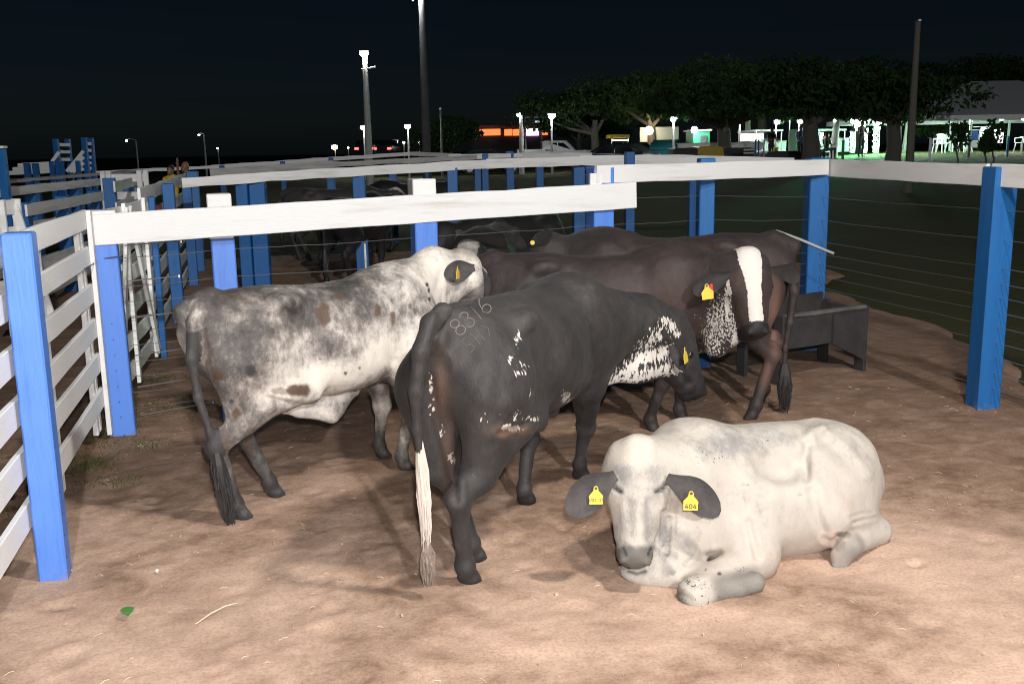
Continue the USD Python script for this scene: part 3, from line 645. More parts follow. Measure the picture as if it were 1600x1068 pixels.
# front fence of the pen behind the cows: big board over blue posts, smooth wires below
P1, P2 = on(88, 906), on(193, 680)
A1, A2, A3 = at(348, 400, 6.74), at(662, 380, 7.10), at(937, 320, 7.55)
dirA = unit((A3 - P2) * [1, 1, 0]); angA = math.atan2(dirA[1], dirA[0]); nA = np.array([dirA[1], -dirA[0], 0])
T = thing('board_and_wire_fence', 'blue posts carrying one wide white board behind the grey cow', 'fence')
post(T, P2[0], P2[1], 1.515, .165, rot=angA, cap=.065)
post(T, A1[0], A1[1], at(340, 303, 6.68)[2], .155, rot=angA, cap=.30); post(T, A2[0], A2[1], at(657, 280, 7.03)[2], .165, rot=angA, cap=.30); post(T, A3[0], A3[1], at(936, 261, 7.48)[2], .165, rot=angA)
la, lb = at(140, 359.5, 6.335), at(993, 304.5, 7.53)
board(T, la, lb, .195, .034, rough=.002)
for i, z in enumerate(WIRES[1:]):
    q = [P2 + V(0, 0, z), A1 + V(0, 0, -A1[2] + z + .02), A2 + V(0, 0, -A2[2] + z + .05), A3 + V(0, 0, -A3[2] + z + .08)]
    for u, w_ in zip(q[:-1], q[1:]): strand(T, u, w_)
rd = at(570, 385, 6.95); obj('dropper', tube([rd + V(0, 0, .02), rd + V(0, 0, -.9)], .008, 6), 'grey_wood', T)
nails = []
def nail_mesh(o, n, r=.006): 
    c = trimesh.creation.cylinder(radius=r, height=.006, sections=7); z = unit(n); x = unit(np.cross(z, (0, 0.01, 1))); return frame(c, o, x, np.cross(z, x), z)
for P in (P2,):
    for z in np.arange(.15, 1.2, .105): nails.append(nail_mesh(P + nA * .084 + V(.0, 0, z) + dirA * .0, nA, .005))
obj('staples', cat_meshes(nails), 'nail', T, kind=None)

# the two boarded runs at the right
B0, CC, RR = at(1102, 300, 8.2), at(1274, 340, 8.82), on(1534, 641)
T = thing('board_and_wire_fence', 'narrow white board on blue posts running from the middle post to the far right corner', 'fence')
dB = unit((CC - A3) * [1, 1, 0]); angB = math.atan2(dB[1], dB[0])
post(T, B0[0], B0[1], at(1102, 247, 8.2)[2], .128, 'blue_paint_deep', .05); post(T, CC[0], CC[1], at(1277, 246.5, 8.82)[2], .175, 'blue_paint_deep', .05)
board(T, at(931, 272.5, 7.44), at(1293, 261, 8.70), .137, .03, 'white_paint'); board(T, at(921, 285, 7.43), at(939, 285, 7.46), .14, .03, 'white_paint', name='cleat')
for z in WIRES:
    strand(T, A3 * [1, 1, 0] + V(0, 0, z + .08), B0 * [1, 1, 0] + V(0, 0, z + .06)); strand(T, B0 * [1, 1, 0] + V(0, 0, z + .06), CC * [1, 1, 0] + V(0, 0, z))
T = thing('board_and_wire_fence', 'right hand fence with a thick blue post and white top board over bright wires', 'fence')
dR = unit((RR - CC) * [1, 1, 0]); angR = math.atan2(dR[1], dR[0]); RX = RR + dR * 2.6
post(T, RR[0], RR[1], at(1562, 260, 6.69)[2], .165, 'blue_paint_deep', angR - .15); post(T, RX[0], RX[1], 1.68, .165, 'blue_paint_deep', angR)
nR = np.array([-dR[1], dR[0], 0])
bl = at(1294.5, 262, 8.75); br = at(1543, 274, 6.75); board(T, bl, br, .145, .03); b2 = br + dR * .05
board(T, b2, b2 + dR * 2.6, .15, .03)
for z in WIRES:
    strand(T, CC * [1, 1, 0] + V(0, 0, z), RR * [1, 1, 0] + V(0, 0, z)); strand(T, RR * [1, 1, 0] + V(0, 0, z), RX * [1, 1, 0] + V(0, 0, z))
obj('hanging_stick', tube([at(1212, 360, 8.3), at(1250, 374, 8.25), at(1290, 391, 8.2), at(1303, 396, 8.18)], [.009, .012, .011, .012], 6), 'grey_wood', T)

# left slatted fence (a boarded gate between the two near posts)
dL = unit((P2 - P1) * [1, 1, 0]); angL = math.atan2(dL[1], dL[0]); nL = np.array([-dL[1], dL[0], 0])       # nL points out of the pen
T = thing('slatted_fence', 'near left fence of white slats behind the nearest blue post', 'fence')
post(T, P1[0], P1[1], 1.55, .115, rot=angL, d=.12); P0 = P1 - dL * 2.2; post(T, P0[0], P0[1], 1.55, .14, rot=angL)
SL = (1.465, 1.235, 1.0, .775, .545, .315)
for z in SL: board(T, P0 + nL * .088 + V(0, 0, z), P2 - dL * .13 + nL * .088 + V(0, 0, z + .0), .120, .026, 'white_slat_lifted', rough=.0015)
for s_, off in ((.20, .118), (.30, .118)):
    q = P2 - dL * s_ + nL * off; obj('stile', beam(q + V(0, 0, .10), q + V(0, 0, 1.50), .06, .032, .003, up=dL), 'white_paint', T)
q = P2 - dL * .155 + nL * .058; obj('stile', beam(q + V(0, 0, .06), q + V(0, 0, 1.525), .07, .03, .003, up=dL), 'white_paint', T)
q = P1 + dL * .9 + nL * .12; obj('stile', beam(q + V(0, 0, .12), q + V(0, 0, 1.48), .08, .03, .003, up=dL), 'white_paint', T)
obj('bolt_heads', cat_meshes([nail_mesh(P1 + dL * -.0 - nL * .0 + V(.065, -.02, z), (1, -.25, 0), .006) for z in np.arange(.12, 1.5, .10)]), 'nail', T)
obj('tie_wire', tube([P2 - dL * .5 + nL * .06 + V(0, 0, 1.19), P2 - dL * .2 + nL * .05 + V(0, 0, 1.19), P2 + nA * .09 + V(-.08, 0, 1.20), P2 + nA * .09 + V(.08, 0, 1.22)], .004, 5), 'nail', T)

L1, L2, L3 = on(257, 562), on(281, 507), on(304, 453)
dg = unit((L1 - P2) * [1, 1, 0]); ng = np.array([-dg[1], dg[0], 0])
T = thing('braced_gate', 'white boarded gate with diagonal braces and steel bolts beyond the second post', 'gate')
g0, g1 = P2 + dg * .22 + ng * .10, L1 - dg * .16 + ng * .06
for z in (1.42, 1.17, .93, .68, .43, .20): board(T, g0 + V(0, 0, z), g1 + V(0, 0, z), .125, .022, 'white_slat_lifted', rough=.003)
for u, s_ in ((.03, 1), (.97, 1), (.50, 1)):
    q = g0 + (g1 - g0) * u - ng * .028; obj('stile', beam(q + V(0, 0, .08), q + V(0, 0, 1.5), .085, .03, .003, up=dg), 'white_slat_lifted', T)
for a_, b_ in (((.06, .15), (.47, 1.45)), ((.94, .15), (.53, 1.45))):
    qa, qb = g0 + (g1 - g0) * a_[0] - ng * .058 + V(0, 0, a_[1]), g0 + (g1 - g0) * b_[0] - ng * .058 + V(0, 0, b_[1]); obj('brace', beam(qa, qb, .09, .026, .003, up=unit(np.cross(qb - qa, ng))), 'white_slat_lifted', T)
for z, ln in ((1.27, .55), (1.03, .5), (.78, .6), (.52, .62), (.30, .70), (.10, .75)):
    q = P2 + dg * .10 + V(.09, .05, z); e = q + V(ln * .55, ln * .42, .005)
    g = obj('bolt_rod', tube([q, e], .0045, 6), 'steel', T); k = trimesh.creation.cylinder(radius=.013, height=.02, sections=8); k.apply_translation(e); obj('nut', k, 'steel', g)

T = thing('slatted_fence', 'slatted lane fence with three blue posts and a red cloth beyond the gate', 'fence')
ends = [L1, L2, L3]
for q, w_ in ((L1, .065), (L2, .14), (L3, .14)): post(T, q[0], q[1], 1.50 if q is L1 else 1.56, w_ * .9, 'blue_paint_deep', angL)
dl = unit((L3 - L1) * [1, 1, 0]); nl = np.array([-dl[1], dl[0], 0]); LE = L3 + dl * 1.6
post(T, LE[0], LE[1], 1.62, .17, 'blue_paint_deep', angL)
for z in (1.50, 1.25, .98, .72, .46, .20):
    board(T, L1 + nl * .10 + dl * .05 + V(0, 0, z), LE + nl * .10 + V(0, 0, z + .02), .14, .026, 'white_paint_worn', rough=.004)
qa = L1 + nl * .07 + dl * .22; qb = L2 + nl * .07 - dl * .2
g = sheet(np.linspace(0, 1, 9), np.linspace(0, 1, 6), lambda X, Y: 0 * X); gv = np.array(g.vertices); P = qa + (qb - qa) * gv[:, :1] + V(0, 0, 1.36) - V(0, 0, .20) * gv[:, 1:2]
P[:, :2] -= nl[:2] * (.018 * np.sin(gv[:, 0] * 9 + 2 * gv[:, 1]))[:, None]; g.vertices = P
tag(obj('red_cloth', g, 'red_cloth', None, smooth=True), 'dark red cloth hung over the lane fence boards', 'cloth')

# further rails of the neighbouring pens
def rail_fence(label, nodes, posts, wood='white_paint_worn', h=None, t=.03, pmat='blue_paint_deep', under=(), group=None):
    """nodes: (px, py top, py bottom, metres ahead) along the top rail; posts: (px, metres ahead, width, top px row)"""
    T = thing('rail_fence', label, 'fence', group=group)
    for a, b in zip(nodes[:-1], nodes[1:]):
        qa, qb = at(a[0], (a[1] + a[2]) / 2, a[3]), at(b[0], (b[1] + b[2]) / 2, b[3])
        hh = ((a[2] - a[1]) * a[3] + (b[2] - b[1]) * b[3]) / 2 / FOCAL_PX
        board(T, qa, qb, hh, t, wood, rough=.004)
        for dz in under: board(T, qa - V(0, 0, dz), qb - V(0, 0, dz), hh, t, wood, rough=.004)
    for px_, Y, w_, ty in posts:
        p = at(px_, ty, Y); post(T, p[0], p[1] + .02 + w_ / 2, p[2], w_, pmat, .1)
    return T
rail_fence('long white rail of the pen behind, crossing the view above the grey cow', [(284, 278, 293, 12.4), (520, 263, 277, 13.4), (760, 249.5, 263, 14.6), (905, 244, 259, 15.2)],
           [(374, 12.8, .15, 280), (398, 12.9, .20, 282), (559, 13.6, .17, 270), (705, 14.3, .15, 262), (905, 15.3, .18, 252)])
rail_fence('white rail of the far pen turning right behind the middle post', [(905, 243, 258, 15.2), (1060, 242, 257, 15.8), (1240, 247, 262, 16.0)], [(985, 15.3, .14, 237), (1085, 15.8, .14, 246)], 'white_paint_worn')
rail_fence('grey unpainted rail behind the long white rail', [(328, 263, 277, 18.0), (520, 252, 262, 19.0), (745, 243, 248, 20.5)], [(612, 19.4, .15, 262), (745, 20.3, .13, 258), (515, 19, .15, 268)], 'grey_wood')
rail_fence('farthest bright white rail below the street lamps', [(150, 268, 272, 24.0), (330, 258, 264, 25.0), (640, 237.5, 243, 27.0), (720, 240, 246, 26.0)], [(345, 25, .12, 258), (440, 25.6, .12, 252), (516, 26, .12, 246), (665, 27, .1, 240)], 'white_paint')
rail_fence('white rail on blue posts by the parked pickup', [(700, 243, 249, 21.0), (815, 238, 247, 21.5), (925, 239, 247, 21.0)], [(796, 21.4, .16, 236), (843, 21.5, .16, 240), (757, 21.2, .14, 240)], 'white_paint_worn')

# boarded lanes at the far left
def lane(label, a, b, z, n=5, hb=.13, pitch=.26, posts=4, wood='white_paint_worn', pm='blue_paint_deep', walk=False, posttop=.05):
    """boards between two ground points; z = top of the highest board above the eye's ground"""
    T = thing('slatted_fence', label, 'fence'); a, b = np.asarray(a, float), np.asarray(b, float)
    d = unit((b - a) * [1, 1, 0]); n_ = np.array([-d[1], d[0], 0])
    for i in range(n): board(T, a * [1, 1, 0] + V(0, 0, z - hb / 2 - pitch * i) - n_ * .09, b * [1, 1, 0] + V(0, 0, z - hb / 2 - pitch * i) - n_ * .09, hb, .026, wood, rough=.004)
    for u in np.linspace(.04, .96, posts): q = a + (b - a) * u; post(T, q[0], q[1], z + posttop, .17, pm, math.atan2(d[1], d[0]))
    if walk: q0, q1 = a * [1, 1, 0] + V(0, 0, z + .07), b * [1, 1, 0] + V(0, 0, z + .07); obj('walk_plank', beam(q0, q1, .045, .30, .004, rough=.004, seed=nxt()), 'grey_wood', T, smooth=18)
    return T
va, vb = at(-60, 290, 12.6), at(214, 268, 22.0)
lane('far left lane fence with a grey walking plank on top', va, vb, 1.47, 5, .13, .27, 5, walk=True, posttop=-.02)
lane('short left fence of white boards between the near slats and the plank walk', at(28, 330, 11.5), at(150, 300, 15.5), 1.33, 4, .14, .33, 3, posttop=.02)
lane('white boarded lane fence rising behind the red cloth', at(168, 290, 14.5), at(222, 268, 20.0), 1.50, 5, .15, .30, 3)
T = thing('braced_gate', 'grey white gate with a leaning brace at the left edge', 'gate')
ga, gb = at(-30, 330, 9.5), at(30, 330, 10.0)
for z in (1.38, 1.12, .86, .60, .34): board(T, ga * [1, 1, 0] + V(0, 0, z), gb * [1, 1, 0] + V(0, 0, z), .14, .024, 'white_paint_worn')
for u in (.55, .98): q = ga + (gb - ga) * u; obj('stile', beam(q * [1, 1, 0] + V(0, -.03, .1), q * [1, 1, 0] + V(0, -.03, 1.46), .09, .03, .003, up=(1, 0, 0)), 'white_paint_worn', T)
q = ga + (gb - ga); obj('brace', beam(q * [1, 1, 0] + V(-.02, -.06, 1.4), q * [1, 1, 0] + V(.26, -.06, .15), .09, .03, .003, up=(1, 0, .2)), 'white_paint_worn', T)
T = thing('cattle_gate', 'tall white gate posts and rails at the lane end by the two people', 'gate')
for px_ in (163, 172, 220, 230): q = at(px_, 300, 17.0); obj('stile', beam(q * [1, 1, 0] + V(0, 0, .1), q * [1, 1, 0] + V(0, 0, 1.62), .08, .05, .003, up=(1, 0, 0)), 'white_paint_worn', T)
for i in range(4): board(T, at(160, 300, 17.05) * [1, 1, 0] + V(0, 0, 1.5 - .3 * i), at(232, 300, 17.05) * [1, 1, 0] + V(0, 0, 1.5 - .3 * i), .13, .03, 'white_paint_worn')
p = at(2, 232, 13.0); T = thing('gate_post', 'tall blue post at the left edge of the picture', 'post'); post(T, p[0], p[1], p[2], .10, 'blue_paint_deep', name='shaft'); obj('cap', frame(cbox(.11, .11, .03, .004), p + V(0, 0, .017), V(1, 0, 0), V(0, 1, 0), V(0, 0, 1)), 'white_paint_worn', T)

# the loading chute, with its two tall sides and sloping boards
T = thing('loading_chute', 'blue and white loading chute with sloping boards at the far left', 'chute')
def cp(x, y, Y=26.0): return at(x, y, Y)
for x, yt, Y in ((87, 217, 26), (105, 217, 27.2), (131, 214.5, 26), (141, 215.5, 27.2)):
    p = cp(x, yt, Y); post(T, p[0], p[1], p[2], .125, 'blue_paint_deep')
for x, yt in ((96, 253), (121, 251), (80, 252)): p = cp(x, yt, 25.7); post(T, p[0], p[1], p[2], .10, 'blue_paint_deep')
for y0 in (226, 237, 249): qa, qb = cp(89, y0, 26.3), cp(109, y0 + .5, 26.9); board(T, qa, qb, .085, .03, 'white_paint')
for y0 in (224.5, 235, 245.5, 254.5, 263): board(T, cp(134.5, y0, 26.2), cp(142, y0 + .2, 26.9), .08, .03, 'white_paint')
for k in range(4): qa, qb = cp(104 + k * 5, 268 + k * .6, 25.8), cp(130.5, 236 + k * 9, 25.9); board(T, qa, qb, .085, .03, 'white_paint')
board(T, cp(81, 252.5, 25.8), cp(92, 237.5, 25.9), .085, .03, 'white_paint')
for k, y0 in enumerate((257, 263, 269)): board(T, cp(28 - 8 * k, y0 + 1.5, 25.6), cp(85, y0 - 2, 25.8), .10, .03, 'white_paint')
for x in (42, 55): p = cp(x, 255, 25.5); post(T, p[0], p[1], p[2], .13, 'blue_paint_deep')

# the feed trough
T = thing('feed_trough', 'dark wooden feed trough on plank legs in the right corner', 'trough')
ta, tb_ = at(1224, 493, 7.47), at(1349, 477.5, 7.92); dT = unit((tb_ - ta) * [1, 1, 0]); nT = np.array([-dT[1], dT[0], 0]); ta[2] = tb_[2] = .545
wT = .44
obj('side_board', beam(ta - V(0, 0, .125), tb_ - V(0, 0, .125), .25, .03, .004, rough=.004, seed=9), 'trough_board', T)
obj('side_board', beam(ta + nT * wT - V(0, 0, .085), tb_ + nT * wT - V(0, 0, .085), .33, .03, .004, rough=.004, seed=10), 'trough_board', T)
obj('rim', beam(ta + V(0, 0, .012) - nT * .004, tb_ + V(0, 0, .012) - nT * .004, .022, .055, .004, rough=.004, seed=12), 'trough_rim', T)
obj('bottom', beam(ta + nT * wT / 2 - V(0, 0, .235), tb_ + nT * wT / 2 - V(0, 0, .235), .025, wT - .034, .003), 'trough_board', T)
L_ = np.linalg.norm(tb_ - ta)
for u in (0.02, .985):
    q = ta + dT * L_ * u + nT * wT / 2
    obj('end_board', prism([(-.215, 0), (.215, 0), (.215, -.30), (-.215, -.30)], .03, q - V(0, 0, .0), nT, (0, 0, 1)), 'trough_board', T)
    for sd in (-1, 1):
        k = q + nT * sd * .20 + dT * (.032 if u > .5 else -.032); obj('leg', beam(k + V(0, 0, .02), k - V(0, 0, .55), .10, .034, .004, up=nT), 'trough_board', T)
k = tb_ + dT * (-.02) - nT * .018
obj('gusset', prism([(0, -.02), (0, -.42), (-.36, -.255), (-.36, -.02)], .022, k - nT * .012, dT, (0, 0, 1)), 'trough_board', T)
RES = 0.0105
HERD = 'cattle standing in the near pen'
def xyz(v): return v[:, 0], v[:, 1], v[:, 2]
Rd = math.radians
def stamp(cow, m, strokes, o, x, y, mat, r=.0028, name='brand_mark', label=None):
    """strokes (2-D polylines) laid onto the hide around o, along x and y"""
    v, vn = np.array(m.vertices), np.array(m.vertex_normals); x = unit(x); nn = unit(np.cross(x, y)); y = np.cross(nn, x); ms = []
    near = np.linalg.norm(v - o, axis=1) < .3; v, vn = v[near], vn[near]
    for st in strokes:
        pts = []
        st = np.array(st, float); t = np.linspace(0, len(st) - 1, max(3, 6 * (len(st) - 1)))
        st = np.stack([np.interp(t, np.arange(len(st)), st[:, j]) for j in (0, 1)], 1)
        for a, b in st:
            p = o + x * a + y * b; w = v - p; dl = w - np.outer(w @ nn, nn)
            i = np.argsort((dl ** 2).sum(1) + (w @ nn < -.12) * 9 + ((vn @ nn) < .05) * 9)[:6]
            s_ = np.mean((v[i] - p) @ nn); pts.append(p + nn * (s_ + .0012))
        ms.append(tube(pts, r, 5))
    return obj(name, cat_meshes(ms), mat, cow.root, label=label)
def loop(cx, cy, rx, ry, a0=0, a1=360, n=11): return [(cx + rx * math.cos(Rd(a)), cy + ry * math.sin(Rd(a))) for a in np.linspace(a0, a1, n)]

# ---- the grey speckled one, side on at the left
C = Cow('grey roan cow with brown blotches standing side on at the left', (-1.37, 4.93, 0), Rd(44), .99)
b, sc = C.b, C.sc
trunk(b, sc, 0.02, belly=.0)
hind_leg(b, (-.02, -.14, .88), C.foot(378, 815), -1, sc=sc); hind_leg(b, (.02, .14, .88), C.foot(430, 780), 1, sc=sc)
fore_leg(b, (1.02, -.16, .82), C.foot(633, 738), -1, sc=sc); fore_leg(b, (1.0, .16, .82), C.foot(598, 718), 1, sc=sc)
poll = C.px(724, 393, 6.05); f1 = C.d((.20, .66, -.62))
h1 = head_bones(b, poll, f1, C.d((.10, .45, .80)), .47, .98)
nk = C.px(676, 424, 5.90)
b.cone((1.02, .02, .95), nk, .235, .140, .12, (0, 1, 0), 1.35).cone(nk, h1['q'](.09, 0, -.13), .135, .085, .07, (0, 1, 0), 1.2)
b.cone((1.12, .03, .70), C.px(700, 462, 5.9), .10, .06, .12, (0, 1, 0), 2.4)
b.cone((.20, -.02, .53), (.50, -.02, .475), .030, .055, .06, (0, 1, 0), 2.0).cone((.50, -.02, .475), (.66, -.0, .53), .05, .03, .06, (0, 1, 0), 2.0)      # the navel fold
b.cone((.30, -.02, .50), (.50, -.02, .43), .03, .018, .04, (0, 1, 0), 1.8).cone((.50, -.02, .43), (.58, -.02, .52), .018, .03, .04, (0, 1, 0), 1.8)
b.cone((.10, -.19, .74), (.26, -.20, .64), .05, .05, .10, (0, 1, 0), 1.6)
tp = [C.px(313, 478, 4.72), C.px(302, 505, 4.66), C.px(299, 560, 4.64), C.px(310, 620, 4.66), C.px(328, 675, 4.68), C.px(338, 705, 4.68)]
b.chain(tp, [.034, .030, .026, .022, .018, .015], .02)
m = crease(C, skin(b.mesh(RES), .004, 3, .0012), [([(448, 484), (462, 500), (476, 524)], 5, .010), ([(420, 622), (470, 634), (505, 628)], 4, .008), ([(312, 500), (322, 560)], 6, .010), ([(600, 500), (612, 560)], 8, .006), ([(690, 425), (682, 455)], 5, .006)]); v = np.array(m.vertices); x, y, z = xyz(v); nz = np.array(m.vertex_normals)
up = sstep(.62, 1.05, z)
tone = -.26 - .10 * up * sstep(.75, .1, x) + .42 * blob(v, (.45, -.28, .64), (.36, .25, .17)) + .10 * sstep(.6, 1.0, x) - .08 * sstep(-.05, -.3, x)
tone += .36 * sstep(1.10, 1.32, x) * sstep(.55, .75, z) + .25 * blob(v, (.98, -.2, .62), (.16, .3, .2)) + .12 * blob(v, (.75, -.25, .85), (.22, .3, .22))
leg = sstep(.56, .40, z)
hl = leg * sstep(.45, .35, x); fl = leg * sstep(.55, .65, x)
tone -= .14 * hl + .22 * hl * sstep(.35, .12, z)
tone += fl * (-.34 * sstep(.36, .50, z) + .10 * sstep(.2, .3, z) - .26 * sstep(.22, .08, z))
tone += .12 * blob(v, (-.28, -.05, 1.02), (.08, .12, .1))
tail = np.min([seg(v, tp[i], tp[i + 1])[0] for i in range(5)], 0) < .045
tone[tail & (x < -.2)] = -.62; tone[tail & (z > 1.02)] = -.25
mus, lat, nn = face_marks(v, h1); hd = sstep(-.1, 0, mus) * (np.linalg.norm(v - h1['q'](.2, 0, -.08), axis=1) < .36)
tone = np.where(hd > .5, .02, tone)
fc = facing(C, m)
tone += fc * (pm(C, v, [(453, 557, 36, 42, .34), (505, 590, 55, 32, .34), (590, 560, 28, 50, .30), (640, 540, 30, 60, .25), (667, 448, 50, 40, .22), (308, 491, 12, 18, .14), (430, 615, 40, 16, .30), (480, 645, 35, 16, .45)])
              - pm(C, v, [(361, 458, 50, 26, .26), (405, 540, 32, 36, .14), (540, 445, 45, 22, .26), (470, 480, 34, 18, .18), (345, 600, 24, 44, .12), (602, 588, 13, 24, .55), (582, 612, 13, 26, .40), (575, 470, 18, 20, .12)]))
brown = fc * pspot(C, v, [(505, 490, 11, 17, .95), (590, 485, 5, 11, .9), (614, 497, 5, 10, .9), (466, 609, 22, 10, .95), (341, 588, 9, 9, .95), (370, 645, 8, 9, .9), (531, 462, 6, 6, .7), (440, 612, 14, 6, .6), (352, 690, 8, 22, .5), (388, 700, 7, 20, .55)])
brown = np.maximum(brown, .40 * pm(C, v, [(326, 550, 9, 46, 1), (365, 462, 40, 16, .5), (333, 650, 8, 30, .8)]) * fc)
brown = np.maximum(brown, .85 * blob(v, h1['q'](.0, 0, 0), (.10, .10, .07)))
dark = fc * pspot(C, v, [(391, 579, 9, 9, .9), (667, 444, 2.2, 3.5, 1), (670, 453, 2, 4, 1), (671, 467, 2, 3, 1), (641, 478, 3, 5, .7), (648, 486, 3, 5, .7), (540, 583, 2.5, 3, .9), (361, 627, 3, 3.5, .9), (372, 615, 2.5, 2.5, .9), (562, 575, 2.2, 2.5, .8), (520, 540, 2, 2.5, .8), (459, 475, 4, 4, .7), (420, 490, 3, 3, .6), (500, 560, 2, 2, .8), (612, 470, 2, 3, .7), (555, 610, 3, 2, .8)], .3)
dark = np.maximum(dark, .8 * sstep(.055, .03, z)); dark = np.maximum(dark, sstep(.40, .43, mus) * hd); dark = np.maximum(dark, .85 * (tail & (z < 1.03)))
coat_mesh(C.root, m, 'coat_grey', np.stack([-.5 + .75 * blob(v, (.40, -.28, .66), (.4, .3, .2)), brown, dark], 1), tone)
C.eyes(h1)
e = ear_mesh(C.px(742, 418, 5.86), C.d((-.93, -.40, -.10)), C.d((.30, -.95, .10)),   .195, .13, .3, .012)
er = obj('ear', e, 'ear_dark', C.root, smooth=True, label='black right ear turned back')
ear_tag(er, C.px(715, 418, 5.72), C.d((.25, .95, 0)), C.d((0, 0, 1)), s=.9)
obj('ear', ear_mesh(h1['q'](.03, -.10 if h1['l'] @ C.d((1, 0, 0)) < 0 else .10, -.08), C.d((.2, .5, -.8)), C.d((.3, .9, 0)), .20, .10), 'ear_dark', C.root, smooth=True)
switch(tp[-1], C.d(at(357, 812, 4.72) - at(336, 700, 4.70)), .42, .036, 5, 110, 'switch_black', C.root)

# ---- the black one, seen from behind, with the branded hip
C = Cow('black cow with branded hip and white flecked flank seen from behind', (-.165, 4.17, 0), Rd(64), 1.0)
b, sc = C.b, C.sc
trunk(b, sc, 0.0, low=.04, mid=.02, belly=-.03)
hind_leg(b, (-.05, -.15, .88), C.foot(733, 916), -1, sc=sc, st=.085); hind_leg(b, (-.03, .17, .88), C.foot(742, 880), 1, sc=sc, st=.09)
b.cone((-.12, -.13, .82), (-.18, -.11, .50), .14, .055, .06).cone((-.12, .15, .84), (-.17, .11, .50), .15, .060, .06)
fore_leg(b, (1.04, -.16, .82), C.foot(908, 752), -1, sc=sc); fore_leg(b, (.98, .16, .82), C.foot(822, 790), 1, sc=sc)
poll = C.px(1062, 492, 5.42); mz = C.px(1099, 596, 5.50)
h2 = head_bones(b, poll, mz - poll, C.d((.9, .25, .42)), .50, .96)
nk = C.px(1000, 505, 5.30)
b.cone((1.02, -.02, .96), nk, .235, .150, .12).cone(nk, h2['q'](.10, 0, -.10), .145, .105, .08)
b.cone((1.12, -.04, .68), C.px(1000, 575, 5.2), .095, .060, .10, C.d((-.3, .95, 0)), 2.2).cone(C.px(1000, 575, 5.2), C.px(1060, 572, 5.36), .06, .05, .08, C.d((-.3, .95, 0)), 1.6)
b.cone((.26, -.02, .575), (.10, -.06, .575), .055, .05, .07, (0, 1, 0), 1.5).cone((.66, -.03, .57), (.78, -.03, .555), .03, .045, .06, (0, 1, 0), 1.8)
b.cone((.08, -.19, .74), (.24, -.20, .65), .05, .05, .10, (0, 1, 0), 1.6)
tp = [C.px(692, 486, 3.88), C.px(672, 505, 3.80), C.px(657, 550, 3.75), C.px(649, 610, 3.75), C.px(652, 670, 3.77), C.px(657, 722, 3.78)]
b.chain(tp, [.036, .036, .032, .027, .020, .012], .022)
m = crease(C, skin(b.mesh(RES), .004, 8, .0012), [([(672, 590), (680, 650), (705, 730), (712, 780)], 7, .012), ([(788, 540), (782, 600), (772, 650)], 12, .008), ([(780, 676), (820, 662), (845, 648)], 4, .008), ([(930, 520), (925, 580)], 9, .008), ([(985, 480), (975, 530), (950, 580)], 9, .007), ([(690, 490), (678, 540)], 6, .008), ([(1040, 540), (1058, 575), (1075, 598)], 5, .012), ([(1030, 510), (1042, 545)], 6, .010), ([(1070, 500), (1086, 560)], 6, .008), ([(800, 480), (812, 540), (806, 600)], 14, .006)]); v = np.array(m.vertices); x, y, z = xyz(v)
fc = facing(C, m)
f_ = -.62 + fc * pm(C, v, [(808, 530, 12, 26, 1.2), (798, 560, 12, 26, 1.1), (815, 580, 24, 30, 1.08), (825, 610, 16, 28, .92), (805, 648, 20, 18, 1.1), (755, 652, 18, 22, .98), (778, 640, 14, 20, .9), (800, 668, 32, 10, 1.4), (830, 654, 26, 10, 1.2), (885, 628, 16, 26, 1.45),
                           (673, 600, 8, 30, 1.25), (674, 634, 11, 28, 1.22), (690, 672, 11, 24, 1.2), (706, 715, 10, 26, 1.3)])
f_ = np.maximum(f_, -.62 + fc * np.minimum(1.35, 1.45 * pline(C, v, [([(940, 625), (965, 600), (1000, 585), (1040, 578), (1066, 572)], 17, 1.0), ([(958, 598), (1000, 562), (1045, 550)], 24, .93), ([(1000, 548), (1040, 512)], 24, .78), ([(1040, 500), (1058, 520)], 12, .95)])) * sstep(1.04, 1.12, x))
mus, lat, nn = face_marks(v, h2); onh = np.linalg.norm(v - h2['q'](.2, 0, -.08), axis=1) < .34
f_ = np.where(onh & (mus > .12) & (nn > -.12), -.7, f_)
ml = np.linalg.norm(v - h2['q'](.43, .05, -.08), axis=1)
brown = fc * pm(C, v, [(689, 610, 12, 50, .55), (700, 700, 12, 50, .45), (800, 672, 34, 7, .7), (884, 640, 14, 16, .35), (792, 678, 14, 7, .9)])
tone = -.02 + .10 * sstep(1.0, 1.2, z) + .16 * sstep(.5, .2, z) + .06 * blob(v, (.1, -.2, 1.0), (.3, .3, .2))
dark = np.where(onh & (mus > .40), .9, 0) + .4 * sstep(.05, .03, z)
tl = np.min([seg(v, tp[i], tp[i + 1])[0] for i in range(len(tp) - 1)], 0) < .045
f_ = np.where(tl & (x < -.25), -.7, f_)
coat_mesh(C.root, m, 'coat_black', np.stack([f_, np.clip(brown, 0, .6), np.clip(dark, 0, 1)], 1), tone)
C.eyes(h2)
er = obj('ear', ear_mesh(C.px(1046, 526, 5.26), C.d((.36, -.22, -.85)), C.d((-.65, .75, .2)), .20, .085, .45, .0), 'ear_black', C.root, smooth=True)
ear_tag(er, C.px(1070, 545, 5.17), C.d((.45, .88, 0)), C.d((-.15, 0, 1)), s=1.05)
obj('ear', ear_mesh(C.px(1060, 500, 5.5), C.d((-.75, .35, .38)), C.d((.5, -.4, .6)), .19, .10, .4, .0), 'ear_back', C.root, smooth=True, label='left ear with a white rim')
sw = switch(tp[-1] + (0, 0, .06), C.d(at(668, 872, 3.82) - at(657, 722, 3.78)), .44, .024, 6, 120, 'switch_white', C.root)
tag(switch(C.px(667, 850, 3.82), C.d((.02, -.0, -1)), .175, .026, 7, 90, 'switch_brown', C.root), 'dark brown end of the tail hair')
